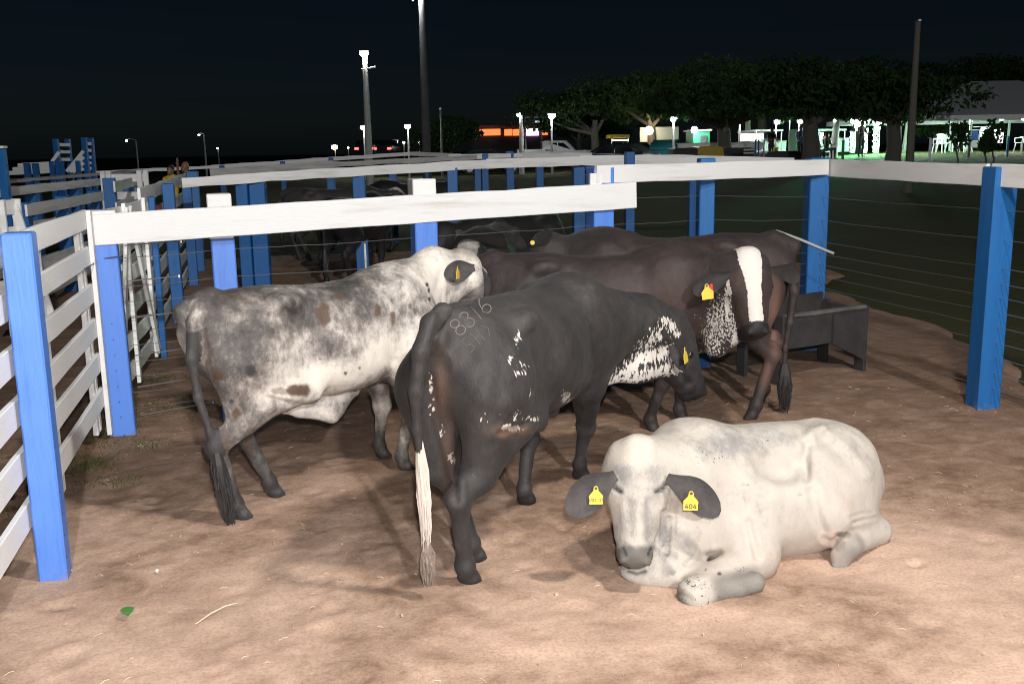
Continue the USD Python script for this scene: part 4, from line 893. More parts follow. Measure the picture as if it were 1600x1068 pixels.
o = C.px(738, 492, 4.02)
X8, Y8 = RIGHT * .74 + UP * .67, UP * .74 - RIGHT * .67; X8, Y8 = C.d(X8), C.d(Y8)
s_ = .034
stamp(C, m, [loop(-.075, .017, .018, .017), loop(-.075, -.018, .020, .018)] + [loop(-.028, .017, .017, .016, 160, -80), loop(-.028, -.018, .019, .018, 80, -150)] +
      [[(.018, .036), (.018, -.036)]] + [loop(.062, -.016, .019, .019), [(.044, -.012), (.052, .02), (.066, .038)]], o, X8, Y8, 'brand_pale', .0021, label='brand reading 8316 on the hip')
o2 = C.px(752, 522, 4.02)
stamp(C, m, [[(-.05, .03), (-.075, .03), (-.075, .002), (-.055, -.004), (-.055, -.026), (-.078, -.03)], [(-.03, .03), (-.03, -.03)], [(-.03, 0), (-.005, .0)], [(-.005, .03), (-.005, -.03)], [(.02, .03), (.04, 0), (.02, -.03)]], o2, X8, Y8, 'brand_faint', .0022, 'brand_mark', 'second fainter brand below the number')

# ---- the dark brown one with the white blaze, head turned to the camera
C = Cow('dark brown cow with white blaze and pale dewlap facing the camera', (.06, 6.30, 0), Rd(2), 1.0)
b, sc = C.b, C.sc
trunk(b, sc, -.03, belly=-.03)
hind_leg(b, (-.02, -.14, .88), (-.10, -.16, 0), -1, sc=sc); hind_leg(b, (0, .14, .88), (.05, .14, 0), 1, sc=sc)
fore_leg(b, (1.02, -.16, .82), C.foot(1020, 678), -1, sc=sc); fore_leg(b, (1.04, .16, .82), C.foot(1066, 662), 1, sc=sc)
poll = C.px(1171, 396, 5.90); mz = C.px(1187, 520, 5.68)
h4 = head_bones(b, poll, mz - poll, C.d((0.02, -.9, .42)), .50, 1.02)
nk = C.px(1130, 440, 6.08)
b.cone((1.02, -.06, .98), nk, .24, .165, .12).cone(nk, h4['q'](.10, 0, -.13), .16, .12, .10)
dn = C.d((-.62, -.6, .2))
b.cone((1.12, -.12, .62), C.px(1120, 535, 5.98), .075, .055, .10, dn, 1.8).cone(C.px(1120, 535, 5.98), C.px(1158, 515, 5.86), .07, .045, .09, dn, 1.8).cone((1.16, -.12, .80), C.px(1140, 500, 5.95), .13, .09, .1, dn, 1.5)
m = skin(b.mesh(RES), .004, 13); v = np.array(m.vertices); x, y, z = xyz(v)
mus, lat, nn = face_marks(v, h4); onh = (np.linalg.norm(v - h4['q'](.2, 0, -.08), axis=1) < .33) & (np.abs(lat) < .128 - .14 * np.clip(mus - .15, 0, 1))
dl1, _ = seg(v, (1.14, -.14, .62), C.px(1150, 505, 5.9)); dl2, _ = seg(v, C.px(1120, 535, 5.98), C.px(1140, 440, 5.98))
f_ = -.6 + 1.15 * sstep(.27, .05, np.minimum(dl1, dl2 + .02)) * sstep(1.02, 1.14, x)
f_ = np.maximum(f_, -.6 + 1.25 * blob(v, C.px(1130, 490, 5.85), (.15, .2, .20)) * sstep(1.04, 1.12, x))
bl = sstep(.066, .046, np.abs(lat + .004) * (1.30 - .50 * sstep(.25, .05, mus)) + .010 * (meshkit.fbm(v * 30, 2, 4) - .5)) * sstep(-.075, -.045, nn)
f_ = np.where(onh & (nn > -.16), np.where(mus < .405, -.75 + 1.9 * bl, -.8), f_)
f_ = np.where(onh & (mus < .05) & (nn > -.13), np.maximum(-.75 + 1.9 * sstep(.082, .062, np.abs(lat + .004) + .02 * (meshkit.fbm(v * 30, 2, 4) - .5)), np.where(mus > .02, f_, -.8)), f_)
f_ = np.where(onh & (nn > -.15), f_, np.maximum(f_, -.62 + facing(C, m) * pm(C, v, [(1140, 450, 11, 30, 1.5), (1124, 465, 14, 26, 1.05), (1150, 530, 14, 30, 1.5), (1158, 545, 10, 16, 1.3), (1112, 520, 26, 36, 1.15), (1108, 552, 22, 18, 1.25), (1136, 480, 12, 48, 1.4), (1150, 505, 12, 26, 1.4), (1090, 500, 20, 30, .82), (1095, 470, 22, 22, .62), (1125, 450, 12, 20, .8)])))
brown = .14 * blob(v, (.7, -.28, .75), (.5, .2, .3)) + .10 * (onh & (mus > .1) & (np.abs(lat) > .05)) + .10 * blob(v, (.95, -.2, .9), (.2, .2, .3))
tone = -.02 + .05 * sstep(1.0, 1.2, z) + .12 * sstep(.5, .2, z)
dark = np.where(onh & (mus > .415), .9, 0) + .3 * blob(v, h4['q'](.185, .1, -.05), (.06, .06, .06)) + .3 * blob(v, h4['q'](.185, -.1, -.05), (.06, .06, .06))
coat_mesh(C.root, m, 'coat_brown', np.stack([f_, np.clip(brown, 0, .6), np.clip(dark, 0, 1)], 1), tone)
C.eyes(h4)
er = obj('ear', ear_mesh(C.px(1142, 428, 5.86), C.d((-.92, -.05, -.32)), C.d((.0, -1, .15)), .24, .125, .3, .03), 'ear_black', C.root, smooth=True)
ear_tag(er, C.px(1104, 446, 5.80), C.d((.98, .1, .12)), C.d((-.18, 0, 1)), s=1.15)
ear_tag(er, C.px(1111, 446, 5.83), C.d((.93, .3, -.25)), C.d((.25, 0, 1)), 'tag_red', s=1.1, label='red ear tag behind the yellow one')
obj('ear', ear_mesh(C.px(1205, 420, 5.90), C.d((.88, .30, -.20)), C.d((0.2, -1, .1)), .21, .105, .3, .03), 'ear_black', C.root, smooth=True)
sp = [C.w(at(a, c_, 6.32)) for a, c_ in ((897, 381), (915, 383), (940, 386), (960, 389), (985, 391))]

# ---- the dark one behind it, rump to the right, hanging tail by the trough
C = Cow('dark brown cow at the back with its tail hanging before the trough', (1.66, 6.92, 0), Rd(171), 1.04)
b, sc = C.b, C.sc
trunk(b, sc, 0.0)
hind_leg(b, (-.02, .15, .88), C.w((1.63, 6.52, 0)), 1, sc=sc); hind_leg(b, (0, -.15, .88), C.w((1.80, 6.98, 0)), -1, sc=sc)
fore_leg(b, (1.02, .16, .82), (1.04, .15, 0), 1, sc=sc); fore_leg(b, (1.02, -.16, .82), (1.10, -.15, 0), -1, sc=sc)
poll = C.px(846, 372, 7.10); mz = C.px(806, 440, 7.02)
h5 = head_bones(b, poll, mz - poll, C.d((-.75, -.2, .5)), .46, 1.0)
b.cone((1.05, 0, 1.02), h5['q'](.08, 0, -.11), .235, .13, .12)
b.cone((1.15, 0, .75), h5['q'](.16, 0, -.2), .10, .06, .10, (0, 1, 0), 2.0)
tp = [C.px(1237, 432, 6.66), C.px(1241, 455, 6.62), C.px(1234, 505, 6.62), C.px(1227, 545, 6.62), C.px(1226, 575, 6.62)]
b.chain([(-.29, .0, 1.13)] + tp, [.04, .036, .032, .024, .018, .016], .022)
m = skin(b.mesh(RES), .004, 21); v = np.array(m.vertices); x, y, z = xyz(v)
brown = facing(C, m) * pm(C, v, [(1212, 505, 11, 60, .75), (1196, 580, 12, 30, .45)]) + .20 * blob(v, (-.1, .12, .62), (.12, .12, .16)) + .3 * blob(v, (.4, .28, 1.0), (.4, .2, .2))
f_ = np.full(len(v), -.8); mus, lat, nn = face_marks(v, h5); dark = np.where(mus > .4, .7, 0.0) * (np.linalg.norm(v - h5['q'](.2, 0, -.08), axis=1) < .34)
coat_mesh(C.root, m, 'coat_brown', np.stack([f_, brown, dark], 1), -.03 + .10 * sstep(.5, .2, z))
C.eyes(h5)
er = obj('ear', ear_mesh(C.px(828, 383, 7.02), C.d((.75, -.35, .45)), C.d((-.3, -.9, .2)), .20, .10, .3, .0), 'ear_black', C.root, smooth=True)
bt = trimesh.creation.cylinder(radius=.016, height=.008, sections=12)
tb = obj('ear_tag', frame(bt, C.px(832, 379, 6.93), C.d((1, 0, 0)), C.d((0, 0, 1)), C.d((0, -1, 0))), 'tag_yellow', er, label='round yellow tag button')
obj('ear', ear_mesh(h5['q'](.03, -.1, -.08), C.d((.2, .9, .1)), C.d((-.8, .3, .2)), .20, .12), 'ear_dark', C.root, smooth=True)
switch(tp[-1], C.d((.01, -.01, -1)), .30, .046, 8, 120, 'switch_black', C.root)

# ---- the white one lying in front
C = Cow('white cow lying down with black ears and yellow tags', (1.26, 4.46, 0), Rd(196), 1.0)
b = C.b
b.loft([(-.47, .28, .14, .08, 0), (-.42, .40, .07, .17, 0), (-.30, .50, .0, .25, 0), (-.17, .555, -.04, .285, 0), (-.02, .568, -.06, .325, .01), (.18, .572, -.06, .33, .01), (.36, .562, -.05, .285, 0), (.50, .54, -.03, .235, 0), (.62, .49, .02, .17, 0), (.70, .42, .08, .10, 0)], .06, 2.25, .18)
b.ell(C.px(1274, 681, 4.56), (.065, .045, .05), .06)                                        # hip bone
b.ell(C.px(1325, 712, 4.72), (.07, .05, .05), .10)
b.ell(C.px(1222, 722, 4.20), (.13, .05, .08), .12, cut=True)                              # hollow of the flank
hip = C.px(1305, 730, 4.52); stf = C.px(1290, 800, 4.24); hk = C.px(1370, 829, 4.36); ft = C.px(1326, 852, 4.17)
b.cone(hip, stf, .20, .125, .12).cone(C.px(1332, 752, 4.58), hk * .4 + stf * .6, .13, .085, .08).cone(stf * .8 + hip * .2, hk, .115, .058, .06)
b.cone(hk, ft, .062, .050, .03).ell(ft, (.052, .052, .05), .03).cone(ft, C.px(1313, 872, 4.13), .047, .046, .03)
for q in (1309, 1320): b.cone(C.px(q, 868, 4.13), C.px(q - 2, 884, 4.09), .034, .026, .012)
el = C.px(1178, 868, 4.06); kn = C.px(1087, 928, 3.80)
b.cone(C.px(1140, 790, 4.26), el, .19, .10, .10).cone(el, kn, .088, .062, .07).ell(kn, (.066, .062, .062), .04)
b.cone(kn, C.px(1150, 917, 3.84), .052, .036, .03).cone(C.px(1150, 917, 3.84), C.px(1180, 909, 3.87), .040, .042, .03)
rk = C.px(1010, 893, 4.06); b.cone((.52, -.17, .20), (.66, -.19, .05), .09, .06, .08).cone((.66, -.19, .05), (.50, -.22, .04), .05, .035, .04)
b.cone((.55, .02, .22), C.px(1046, 880, 4.03), .17, .115, .12).ell(C.px(1010, 890, 4.03), (.12, .10, .05), .10)
poll = C.px(1001, 696, 4.03); mz = C.px(993, 893, 3.80)
h3 = head_bones(b, poll, mz - poll, C.d((0.0, -.9, .45)), .495, 1.0)
nk = C.px(1056, 742, 4.22)
b.cone((.48, .0, .40), nk, .22, .17, .14).cone(nk, h3['q'](.10, 0, -.15), .165, .125, .10)
b.cone(C.px(1055, 850, 4.10), h3['q'](.20, .02, -.20), .095, .06, .10)
m = crease(C, skin(b.mesh(.0095), .0035, 31), [([(1262, 694), (1258, 712), (1261, 748)], 6, .013), ([(1269, 765), (1276, 800), (1288, 832)], 7, .010), ([(1195, 690), (1225, 705), (1250, 722)], 12, .012), ([(1073, 880), (1100, 868), (1124, 864)], 4.5, .008),
    ([(1037, 800), (1034, 850)], 4, .014), ([(1046, 812), (1042, 862)], 4, .012), ([(1184, 871), (1177, 845), (1170, 815)], 5, .010), ([(1330, 808), (1345, 803), (1362, 801)], 3, .005), ([(1333, 816), (1350, 811), (1366, 808)], 3, .006), ([(1310, 838), (1300, 846), (1288, 842)], 4, .010),
    ([(958, 757), (962, 763), (969, 767)], 3.5, .008), ([(1026, 767), (1034, 763), (1043, 754)], 3.5, .008), ([(984, 785), (985, 835)], 6, .006), ([(1014, 785), (1013, 840)], 6, .006), ([(1000, 690), (1000, 720)], 9, .006), ([(1350, 735), (1310, 700), (1290, 680)], 10, .006)])
m = crease(C, m, [([(1066, 905), (1084, 915), (1100, 908)], 4, .006), ([(1062, 925), (1080, 936)], 4, .006), ([(1052, 765), (1045, 800), (1040, 840)], 5, .008), ([(1062, 775), (1060, 830)], 5, .006), ([(1150, 720), (1160, 800)], 16, .006), ([(1190, 730), (1195, 810)], 14, .006), ([(1225, 770), (1222, 820)], 12, .005)])
m = crease(C, m, [([(1268, 676), (1281, 672)], 9, .020), ([(1290, 672), (1330, 705), (1355, 740)], 8, .010), ([(1060, 664), (1150, 668), (1250, 664)], 9, .008)], 1); v = np.array(m.vertices); x, y, z = xyz(v)
mus, lat, nn = face_marks(v, h3); onh = (np.linalg.norm(v - h3['q'](.22, 0, -.07), axis=1) < .34) & (nn > -.22)
fl = -.42 + .40 * blob(v, (.30, .15, .56), (.30, .3, .14)) + .22 * blob(v, (.05, .15, .58), (.4, .25, .08)) + .14 * blob(v, (-.15, .1, .56), (.2, .2, .1))
fl = np.maximum(fl, -.42 + .80 * sstep(.17, .05, np.linalg.norm(v - kn, axis=1))); fl = np.maximum(fl, -.42 + .36 * sstep(.12, .03, seg(v, el, kn)[0]))
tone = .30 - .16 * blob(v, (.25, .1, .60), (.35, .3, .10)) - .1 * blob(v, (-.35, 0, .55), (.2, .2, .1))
tone = np.where(onh, .22 + .14 * sstep(.12, .03, mus) + .03 - .12 * blob(v, h3['q'](.14, .06, 0), (.06, .06, .06)) - .12 * blob(v, h3['q'](.14, -.06, 0), (.06, .06, .06)) - .10 * sstep(.03, .06, np.abs(lat)) * sstep(.25, .33, mus), tone)
fl = np.where(onh, -.5 + .18 * blob(v, h3['q'](.15, .07, -.02), (.06, .06, .06)), fl)
pk = .35 * blob(v, C.px(1300, 842, 4.15), (.08, .08, .06)) + .30 * sstep(.10, .02, z) * sstep(-.3, -.1, x) * sstep(.45, .3, x) + .25 * blob(v, h3['q'](.16, .11, -.05), (.05, .02, .02)) * 0
lower = np.minimum(seg(v, ft, C.px(1316, 885, 4.1))[0], seg(v, C.px(1120, 922, 3.82), C.px(1180, 909, 3.87))[0])
dark = .55 * sstep(.085, .045, lower) + .75 * sstep(.075, .03, np.linalg.norm(v - C.px(1072, 938, 3.79), axis=1))
dark = np.maximum(dark, np.where(onh, .74 * sstep(.0, .028, mus - .392 - 3.2 * (np.abs(lat) - .02).clip(0) ** 2 - .03 * (meshkit.fbm(v * 40, 3, 2) - .5)) * sstep(-.125, -.10, nn), 0))
for sd in (-1, 1): pass
fc = facing(C, m)
dark = np.maximum(dark, fc * pline(C, v, [([(955, 755), (961, 763), (970, 768)], 3.6, 1.0), ([(1025, 768), (1034, 763), (1044, 753)], 3.6, 1.0), ([(974, 856), (979, 867)], 4.5, 1.0), ([(1017, 856), (1012, 867)], 4.5, 1.0), ([(982, 892), (995, 896), (1010, 892)], 2.5, .8)]))
dark = np.maximum(dark, fc * pspot(C, v, [(1124, 895, 3.5, 3, .9), (1103, 889, 1.5, 2, .8), (1250, 772, 4, 3, .3), (1165, 757, 7, 1.6, .5), (1312, 850, 9, 12, .55), (1320, 835, 12, 5, .6)]))
tone -= fc * pm(C, v, [(1012, 800, 6, 34, .24), (983, 800, 5, 30, .20), (972, 735, 16, 20, .14), (1028, 735, 14, 18, .12), (1135, 700, 60, 22, .22), (1200, 685, 50, 14, .22), (1050, 760, 14, 30, .14), (1040, 830, 8, 30, .22), (1320, 715, 40, 16, .14), (1060, 690, 30, 18, .2)])  # grey bands beside the nose bridge put its shading into the coat
fl = np.maximum(fl, -.45 + fc * pm(C, v, [(1110, 710, 75, 34, .74), (1200, 692, 60, 20, .70), (1080, 790, 40, 60, .56), (1180, 780, 90, 70, .40), (1040, 830, 10, 36, .62), (1340, 735, 40, 30, .38), (1110, 900, 30, 34, .62), (985, 750, 46, 50, .52), (1160, 890, 30, 16, .75)]))
pk = np.maximum(pk, fc * pm(C, v, [(1326, 785, 7, 10, .35), (1300, 842, 14, 10, .6), (1200, 870, 60, 14, .25), (1110, 870, 40, 40, .14)]))
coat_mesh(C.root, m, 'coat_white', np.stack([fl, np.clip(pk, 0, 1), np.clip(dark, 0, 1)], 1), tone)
C.eyes(h3, .018)
er = obj('ear', ear_mesh(C.px(962, 742, 3.93), C.d((-.82, -.12, -.42)), C.d((.08, -.95, .30)), .235, .150, .25, .045), 'ear_dark', C.root, smooth=True)
ear_tag(er, C.px(931, 762, 3.89), C.d((1, .02, 0)), C.d((0, .12, 1)), text=[('1/21-21', .012, -.058)], s=.95)
er = obj('ear', ear_mesh(C.px(1042, 746, 3.94), C.d((.84, -.12, -.40)), C.d((-.05, -.95, .30)), .245, .135, .25, .045), 'ear_dark', C.root, smooth=True)
ear_tag(er, C.px(1080, 770, 3.87), C.d((1, .02, -.06)), C.d((.02, .12, 1)), text=[('404', .019, -.064)], s=1.0)

# ------------------------------------------------------------------ the fairground behind
def wheel(parent, o, ax, r=.34, w=.22):
    c = trimesh.creation.cylinder(radius=r, height=w, sections=20); z = unit(ax); x = V(0, 0, 1); t = obj('wheel', frame(c, o, x, np.cross(z, x), z), 'dark_rubber', parent, smooth=30)
    c = trimesh.creation.cylinder(radius=r * .6, height=w + .02, sections=14); obj('rim', frame(c, o, x, np.cross(z, x), z), 'steel', t, smooth=30)
def hullbox(secs):
    """closed body from lists of (x, half width, z bottom, z top)"""
    pts = []
    for x, w_, z0, z1 in secs:
        for sd in (-1, 1): pts += [(x, sd * w_, z0), (x, sd * w_ * .93, z1), (x, sd * w_ * 1.02, z0 * .45 + z1 * .55)]
    return trimesh.convex.convex_hull(np.array(pts))
def vehicle(name, label, cat, loc, rot, paint, pickup=False, group=None):
    T = thing(name, label, cat, loc, rot, group)
    if pickup:
        obj('body', cat_meshes([hullbox([(-.95, .88, .45, 1.12), (2.35, .86, .45, 1.12), (2.62, .78, .55, 1.0)])]), paint, T, smooth=30)
        obj('cargo_bed', cat_meshes([beam(V(-2.7, sd * .86, .88), V(-.95, sd * .86, .88), .72, .06) for sd in (-1, 1)] + [beam(V(-2.7, -.86, .88), V(-2.7, .86, .88), .72, .06), beam(V(-2.7, 0, .56), V(-.95, 0, .56), .05, 1.7)]), paint, T)
        cabin = [(-.98, .78, 1.0, 1.72), (-.75, .76, 1.0, 1.80), (.55, .74, 1.0, 1.80), (1.30, .80, 1.0, 1.06)]
        win = [((-.80, 1.10), (-.70, 1.62), (.02, 1.66), (.06, 1.10)), ((.12, 1.10), (.10, 1.66), (.48, 1.64), (1.05, 1.12))]; ws = ((.62, 1.74), (1.27, 1.10)); wx = (1.72, -1.85)
    else:
        obj('body', hullbox([(-2.05, .72, .45, .88), (-1.8, .85, .35, .98), (1.9, .85, .35, .92), (2.15, .70, .45, .75)]), paint, T, smooth=30)
        cabin = [(-1.75, .68, .95, 1.05), (-1.05, .66, .95, 1.46), (.25, .64, .95, 1.47), (1.15, .74, .92, .98)]
        win = [((-1.35, 1.02), (-.98, 1.36), (-.32, 1.40), (-.30, 1.02)), ((-.22, 1.02), (-.24, 1.40), (.22, 1.39), (.85, 1.02))]; ws = ((.32, 1.42), (1.08, 1.02)); wx = (1.35, -1.30)
    obj('cabin', hullbox(cabin), paint, T, smooth=30)
    for wn in win:
        for sd in (-1, 1):
            cx = np.array([(a, sd * (.805 if pickup else .745) - sd * .12 * (z_ - 1.0), z_) for a, z_ in wn]); cx2 = cx + V(0, sd * .012, 0)
            obj('side_window', trimesh.convex.convex_hull(np.vstack([cx, cx2])), 'glass_dark', T)
    (xa, za), (xb, zb) = ws
    q = np.array([(xa, -.60, za), (xa, .60, za), (xb, .68, zb), (xb, -.68, zb)]); obj('windscreen', trimesh.convex.convex_hull(np.vstack([q + V(.02, 0, .02), q + V(.05, 0, .05)])), 'glass_dark', T)
    for x_ in wx:
        for sd in (-1, 1): wheel(T, V(x_, sd * .78, .36), V(0, sd, 0), .36)
    for sd in (-1, 1):
        obj('headlight', frame(cbox(.08, .28, .12, .02), V(2.50 if pickup else 2.05, sd * .6, .82 if pickup else .70), V(1, 0, 0), V(0, 1, 0), V(0, 0, 1)), 'plastic_white', T)
        obj('tail_light', frame(cbox(.06, .14, .24, .01), V(-2.74 if pickup else -2.03, sd * .72, .82), V(1, 0, 0), V(0, 1, 0), V(0, 0, 1)), 'tag_red', T)
    return T
def base(px_, py_, Y): p = at(px_, py_, Y); return V(p[0], p[1], float(gz(p[0], p[1])))
p = base(868, 240, 70.0); vehicle('pickup_truck', 'white double cab pickup parked side on beyond the rails', 'pickup truck', p + V(0, 0, .12), .06, 'car_white', True)
def seen(px_, py_top, Y, h): p = at(px_, py_top, Y); return V(p[0], p[1], p[2] - h)
car0 = vehicle('parked_car', 'dark teal car with pale windows in front of the green kiosk', 'car', base(1043, 222, 55.0), 1.25, 'car_teal')
for px_, Y, r_, lab in ((762, 62, .2, 'dark car parked left of the white pickup'), (962, 50, 2.6, 'dark car parked just right of the white pickup'), (992, 58, 1.1, 'dark car half hidden behind another near the lit wall')):
    vehicle('parked_car', lab, 'car', base(px_, 230, Y), r_, 'car_dark')

def street_lamp(label, px_, py_, Y, pole_r=.05, head=.16, mat='lamp_white', arm=0.0, cat='street lamp', group=None, top_extra=0.0, pmat='concrete', bright=None, name='street_lamp'):
    p = at(px_, py_, Y); g = float(gz(p[0], p[1])); T = thing(name, label, cat, V(p[0], p[1], g), 0, group); h = p[2] - g
    obj('pole', tube([V(arm, .12, -.2), V(arm, .12, h * .5), V(arm, .12, h + top_extra)], [pole_r * 1.35, pole_r * 1.1, pole_r * .8], 9), pmat, T, smooth=40)
    if arm: obj('arm', tube([V(arm, .12, h + .05), V(arm * .4, .06, h + .14), V(0, 0, h + .10)], .025, 6), 'steel', T)
    hd = obj('lamp_head', cat_meshes([frame(cbox(head * 2.3, head * 1.2, head * .55, .01), V(0, .03, h + head * .62), V(1, 0, 0), V(0, 1, 0), V(0, 0, 1))]), 'steel', T)
    bl_ = trimesh.creation.icosphere(2, head); bl_.apply_scale([1, .7, .72]); bl_.apply_translation([0, -head * .25, h]); obj('bulb', bl_, mat, hd, smooth=True)
    return T
street_lamp('tall concrete lamp post with one bright lamp at the left of the sky', 569, 85, 42, .13, .17, 'lamp_big', top_extra=-.1)
T = stage.GetPrimAtPath('/World/street_lamp'); q = at(572, 107, 42); g_ = float(gz(*at(569, 85, 42)[:2])); o_ = at(569, 85, 42)
obj('bracket', tube([V(.06, .1, q[2] - g_), V(.45, .0, q[2] - g_ + .05)], [.03, .05], 6), 'steel', T); obj('bracket', tube([V(.0, .0, q[2] - g_ - .02), V(-.12, -.12, q[2] - g_ - .05)], [.03, .04], 6), 'steel', T)
street_lamp('thick grey lamp post whose lamp meets the top edge of the picture', 645, -8, 30, .11, .22, 'lamp_big', arm=.24, pmat='pole_dark')
street_lamp('dark wooden pole at the right before the pavilion', 1437, 32, 30, .10, .05, 'plastic_white', pmat='bark', name='wooden_pole', cat='pole')
street_lamp('left one of two low lamps beside the concrete post', 568, 200, 60, .05, .17, 'lamp_big')
street_lamp('right one of two low lamps left of the thick grey post', 637, 198, 60, .05, .17, 'lamp_big')
street_lamp('lamp on a lit pale pole before the red fronted building', 810, 180, 60, .13, .11, 'lamp_white', arm=.15)
street_lamp('bright lamp at the right end of the red fronted building', 862, 182, 60, .06, .20, 'lamp_big')
street_lamp('tiny far lamp at the left of the dark sky', 198, 220, 70, .05, .09, 'lamp_small', arm=.6)
street_lamp('tiny far lamp on a pale pole right of the loading chute', 311, 211, 70, .06, .08, 'lamp_small', arm=.3)
street_lamp('unlit pole with a crossbar behind the long rails', 688, 170, 60, .06, .06, 'plastic_white', pmat='bark', name='utility_pole', cat='pole')
street_lamp('lamp on a pole left of the green kiosk', 1053, 187, 50, .05, .16, 'lamp_big')
street_lamp('lamp between the bare tree and the bar', 1157, 189, 50, .05, .15, 'lamp_white')
street_lamp('lamp over the bar beside the banner, left one', 1214, 191, 50, .05, .14, 'lamp_white')
street_lamp('lamp over the bar just right of the banner', 1250, 190, 50, .05, .13, 'lamp_white')
street_lamp('lamp right of the thick trunk', 1306, 189, 50, .05, .13, 'lamp_white')
for i, (px_, py_, Y, m_, r_) in enumerate(((523, 230, 80, 'lamp_warm', .26), (603, 222, 80, 'lamp_small', .12), (618, 222, 80, 'lamp_warm', .20), (631, 223, 80, 'lamp_small', .1), (655, 222, 80, 'lamp_small', .09), (544, 231, 85, 'lamp_warm', .09), (340, 232, 85, 'lamp_small', .08))):
    street_lamp(('yellowish distant lamp low at the left of the concrete post', 'small far lamp behind the rails, nearest the concrete post', 'yellowish far lamp between small ones behind the rails', 'small far lamp right of the yellowish one', 'small far lamp beside the thick grey post', 'pair of dim far lights near the concrete post', 'tiny far light low over the left rails')[i], px_, py_, Y, .04, r_, m_)
for px_, lab in ((570, 'red tail lights of a far car left of the concrete post'), (598, 'red tail lights of a far car right of the concrete post')):
    p = at(px_, 232, 75); T = thing('distant_car', lab, 'car', V(p[0], p[1], float(gz(p[0], p[1]))), 1.5)
    hz = p[2] - float(gz(p[0], p[1])); obj('body', hullbox([(-.3, .8, hz - .7, hz + .2), (3.4, .8, hz - .7, hz + .1)]), 'car_dark', T); obj('cabin', hullbox([(.2, .7, hz + .15, hz + .6), (2.4, .7, hz + .1, hz + .6)]), 'glass_dark', T)
    for sd in (-1, 1): obj('tail_light', frame(cbox(.06, .3, .16, .01), V(-.33, sd * .55, hz), V(1, 0, 0), V(0, 1, 0), V(0, 0, 1)), 'lamp_red', T)

def slab(x0, x1, y0, y1, Y, t=.1, dy=0):
    """an upright panel filling photo columns x0..x1 and rows y0..y1 at Y metres"""
    a, b = at(x0, y1, Y), at(x1, y1, Y); c = at(x0, y0, Y); h = c[2] - a[2]; m = cbox(b[0] - a[0], t, h, min(.01, t / 4)); m.apply_translation([(a[0] + b[0]) / 2, Y + dy + t / 2, a[2] + h / 2]); return m
# the red fronted building
T = thing('shop_building', 'low building with a glowing red and orange front beyond the car park', 'building')
obj('wall', slab(738, 860, 203, 245, 90, 8), 'wall_dark', T); obj('fascia', slab(742, 858, 196.5, 201, 90, .3, -.6), 'red_fascia', T); obj('roof', slab(735, 862, 194.5, 196.3, 90, 9, -.8), 'wall_dark', T)
for a, b in ((749, 782), (788, 800), (801, 818)): obj('lit_front', slab(a, b, 202, 212, 90, .1, -.2), 'neon_orange', T)
obj('lit_front', slab(821, 842, 201, 212, 90, .1, -.2), 'neon_pink', T, label='pink and white lit front'); obj('lit_front', slab(846, 856, 201, 211, 90, .1, -.2), 'neon_orange', T)
obj('gable', slab(731, 747, 198, 219, 89, .4), 'wall_white', T)
T = thing('sign_frame', 'white sign frame with a lit panel above the red fronted building', 'sign')
for a, b, c, d in ((820, 849, 182.5, 184), (820, 849, 191.5, 193), (819.5, 821, 182, 193), (834, 835.5, 182, 193), (848, 849.5, 182, 193)): obj('bar', slab(a, b, c, d, 84, .15), 'plastic_white', T)
for x_ in (822, 847): obj('leg', slab(x_ - .6, x_ + .6, 193, 240, 84, .12), 'steel', T)
obj('panel', slab(836, 848, 189, 191.5, 84, .1), 'screen_white', T)
T = thing('lit_canopy', 'yellowish lit canopy edge above the dark parked cars', 'canopy'); obj('roof', slab(953, 984, 210.5, 216, 60, 2.5), 'tarp_yellow', T)
for x_ in (956, 982): obj('leg', slab(x_ - .8, x_ + .8, 216, 245, 60, .1), 'steel', T)
p = at(968, 219, 60.5); obj('bulb', frame(cbox(1.0, .1, .08, .02), p, V(1, 0, 0), V(0, 1, 0), V(0, 0, 1)), 'lamp_warm', T)
T = thing('lit_wall', 'pale wall lit by a lamp behind the parked cars', 'wall'); obj('panel', slab(1000, 1060, 199, 236, 62, .3), 'wall_white', T)
p = at(1014, 204, 61.2); s_ = trimesh.creation.icosphere(2, .26); s_.apply_translation(p); obj('bulb', s_, 'lamp_warm', T)
T = thing('kiosk', 'green kiosk with a lamp on its corner behind the parked cars', 'kiosk'); obj('wall', slab(1083, 1109, 205, 234, 52, 2.2), 'green_panel', T)
obj('roof', slab(1081, 1111, 202.5, 205, 52, 2.8, -.3), 'wall_white', T); obj('opening', slab(1094, 1104, 212, 226, 52, .06, -.07), 'wall_dark', T)
p = at(1085, 203, 51.2); s_ = trimesh.creation.icosphere(2, .17); s_.apply_translation(p); obj('bulb', s_, 'lamp_white', T)
T = thing('low_wall', 'long low white wall behind the parked cars', 'wall'); obj('panel', slab(1060, 1192, 225, 236, 48, .3), 'wall_white', T); obj('coping', slab(1059, 1193, 223.8, 224.9, 48, .4, -.05), 'plastic_white', T)
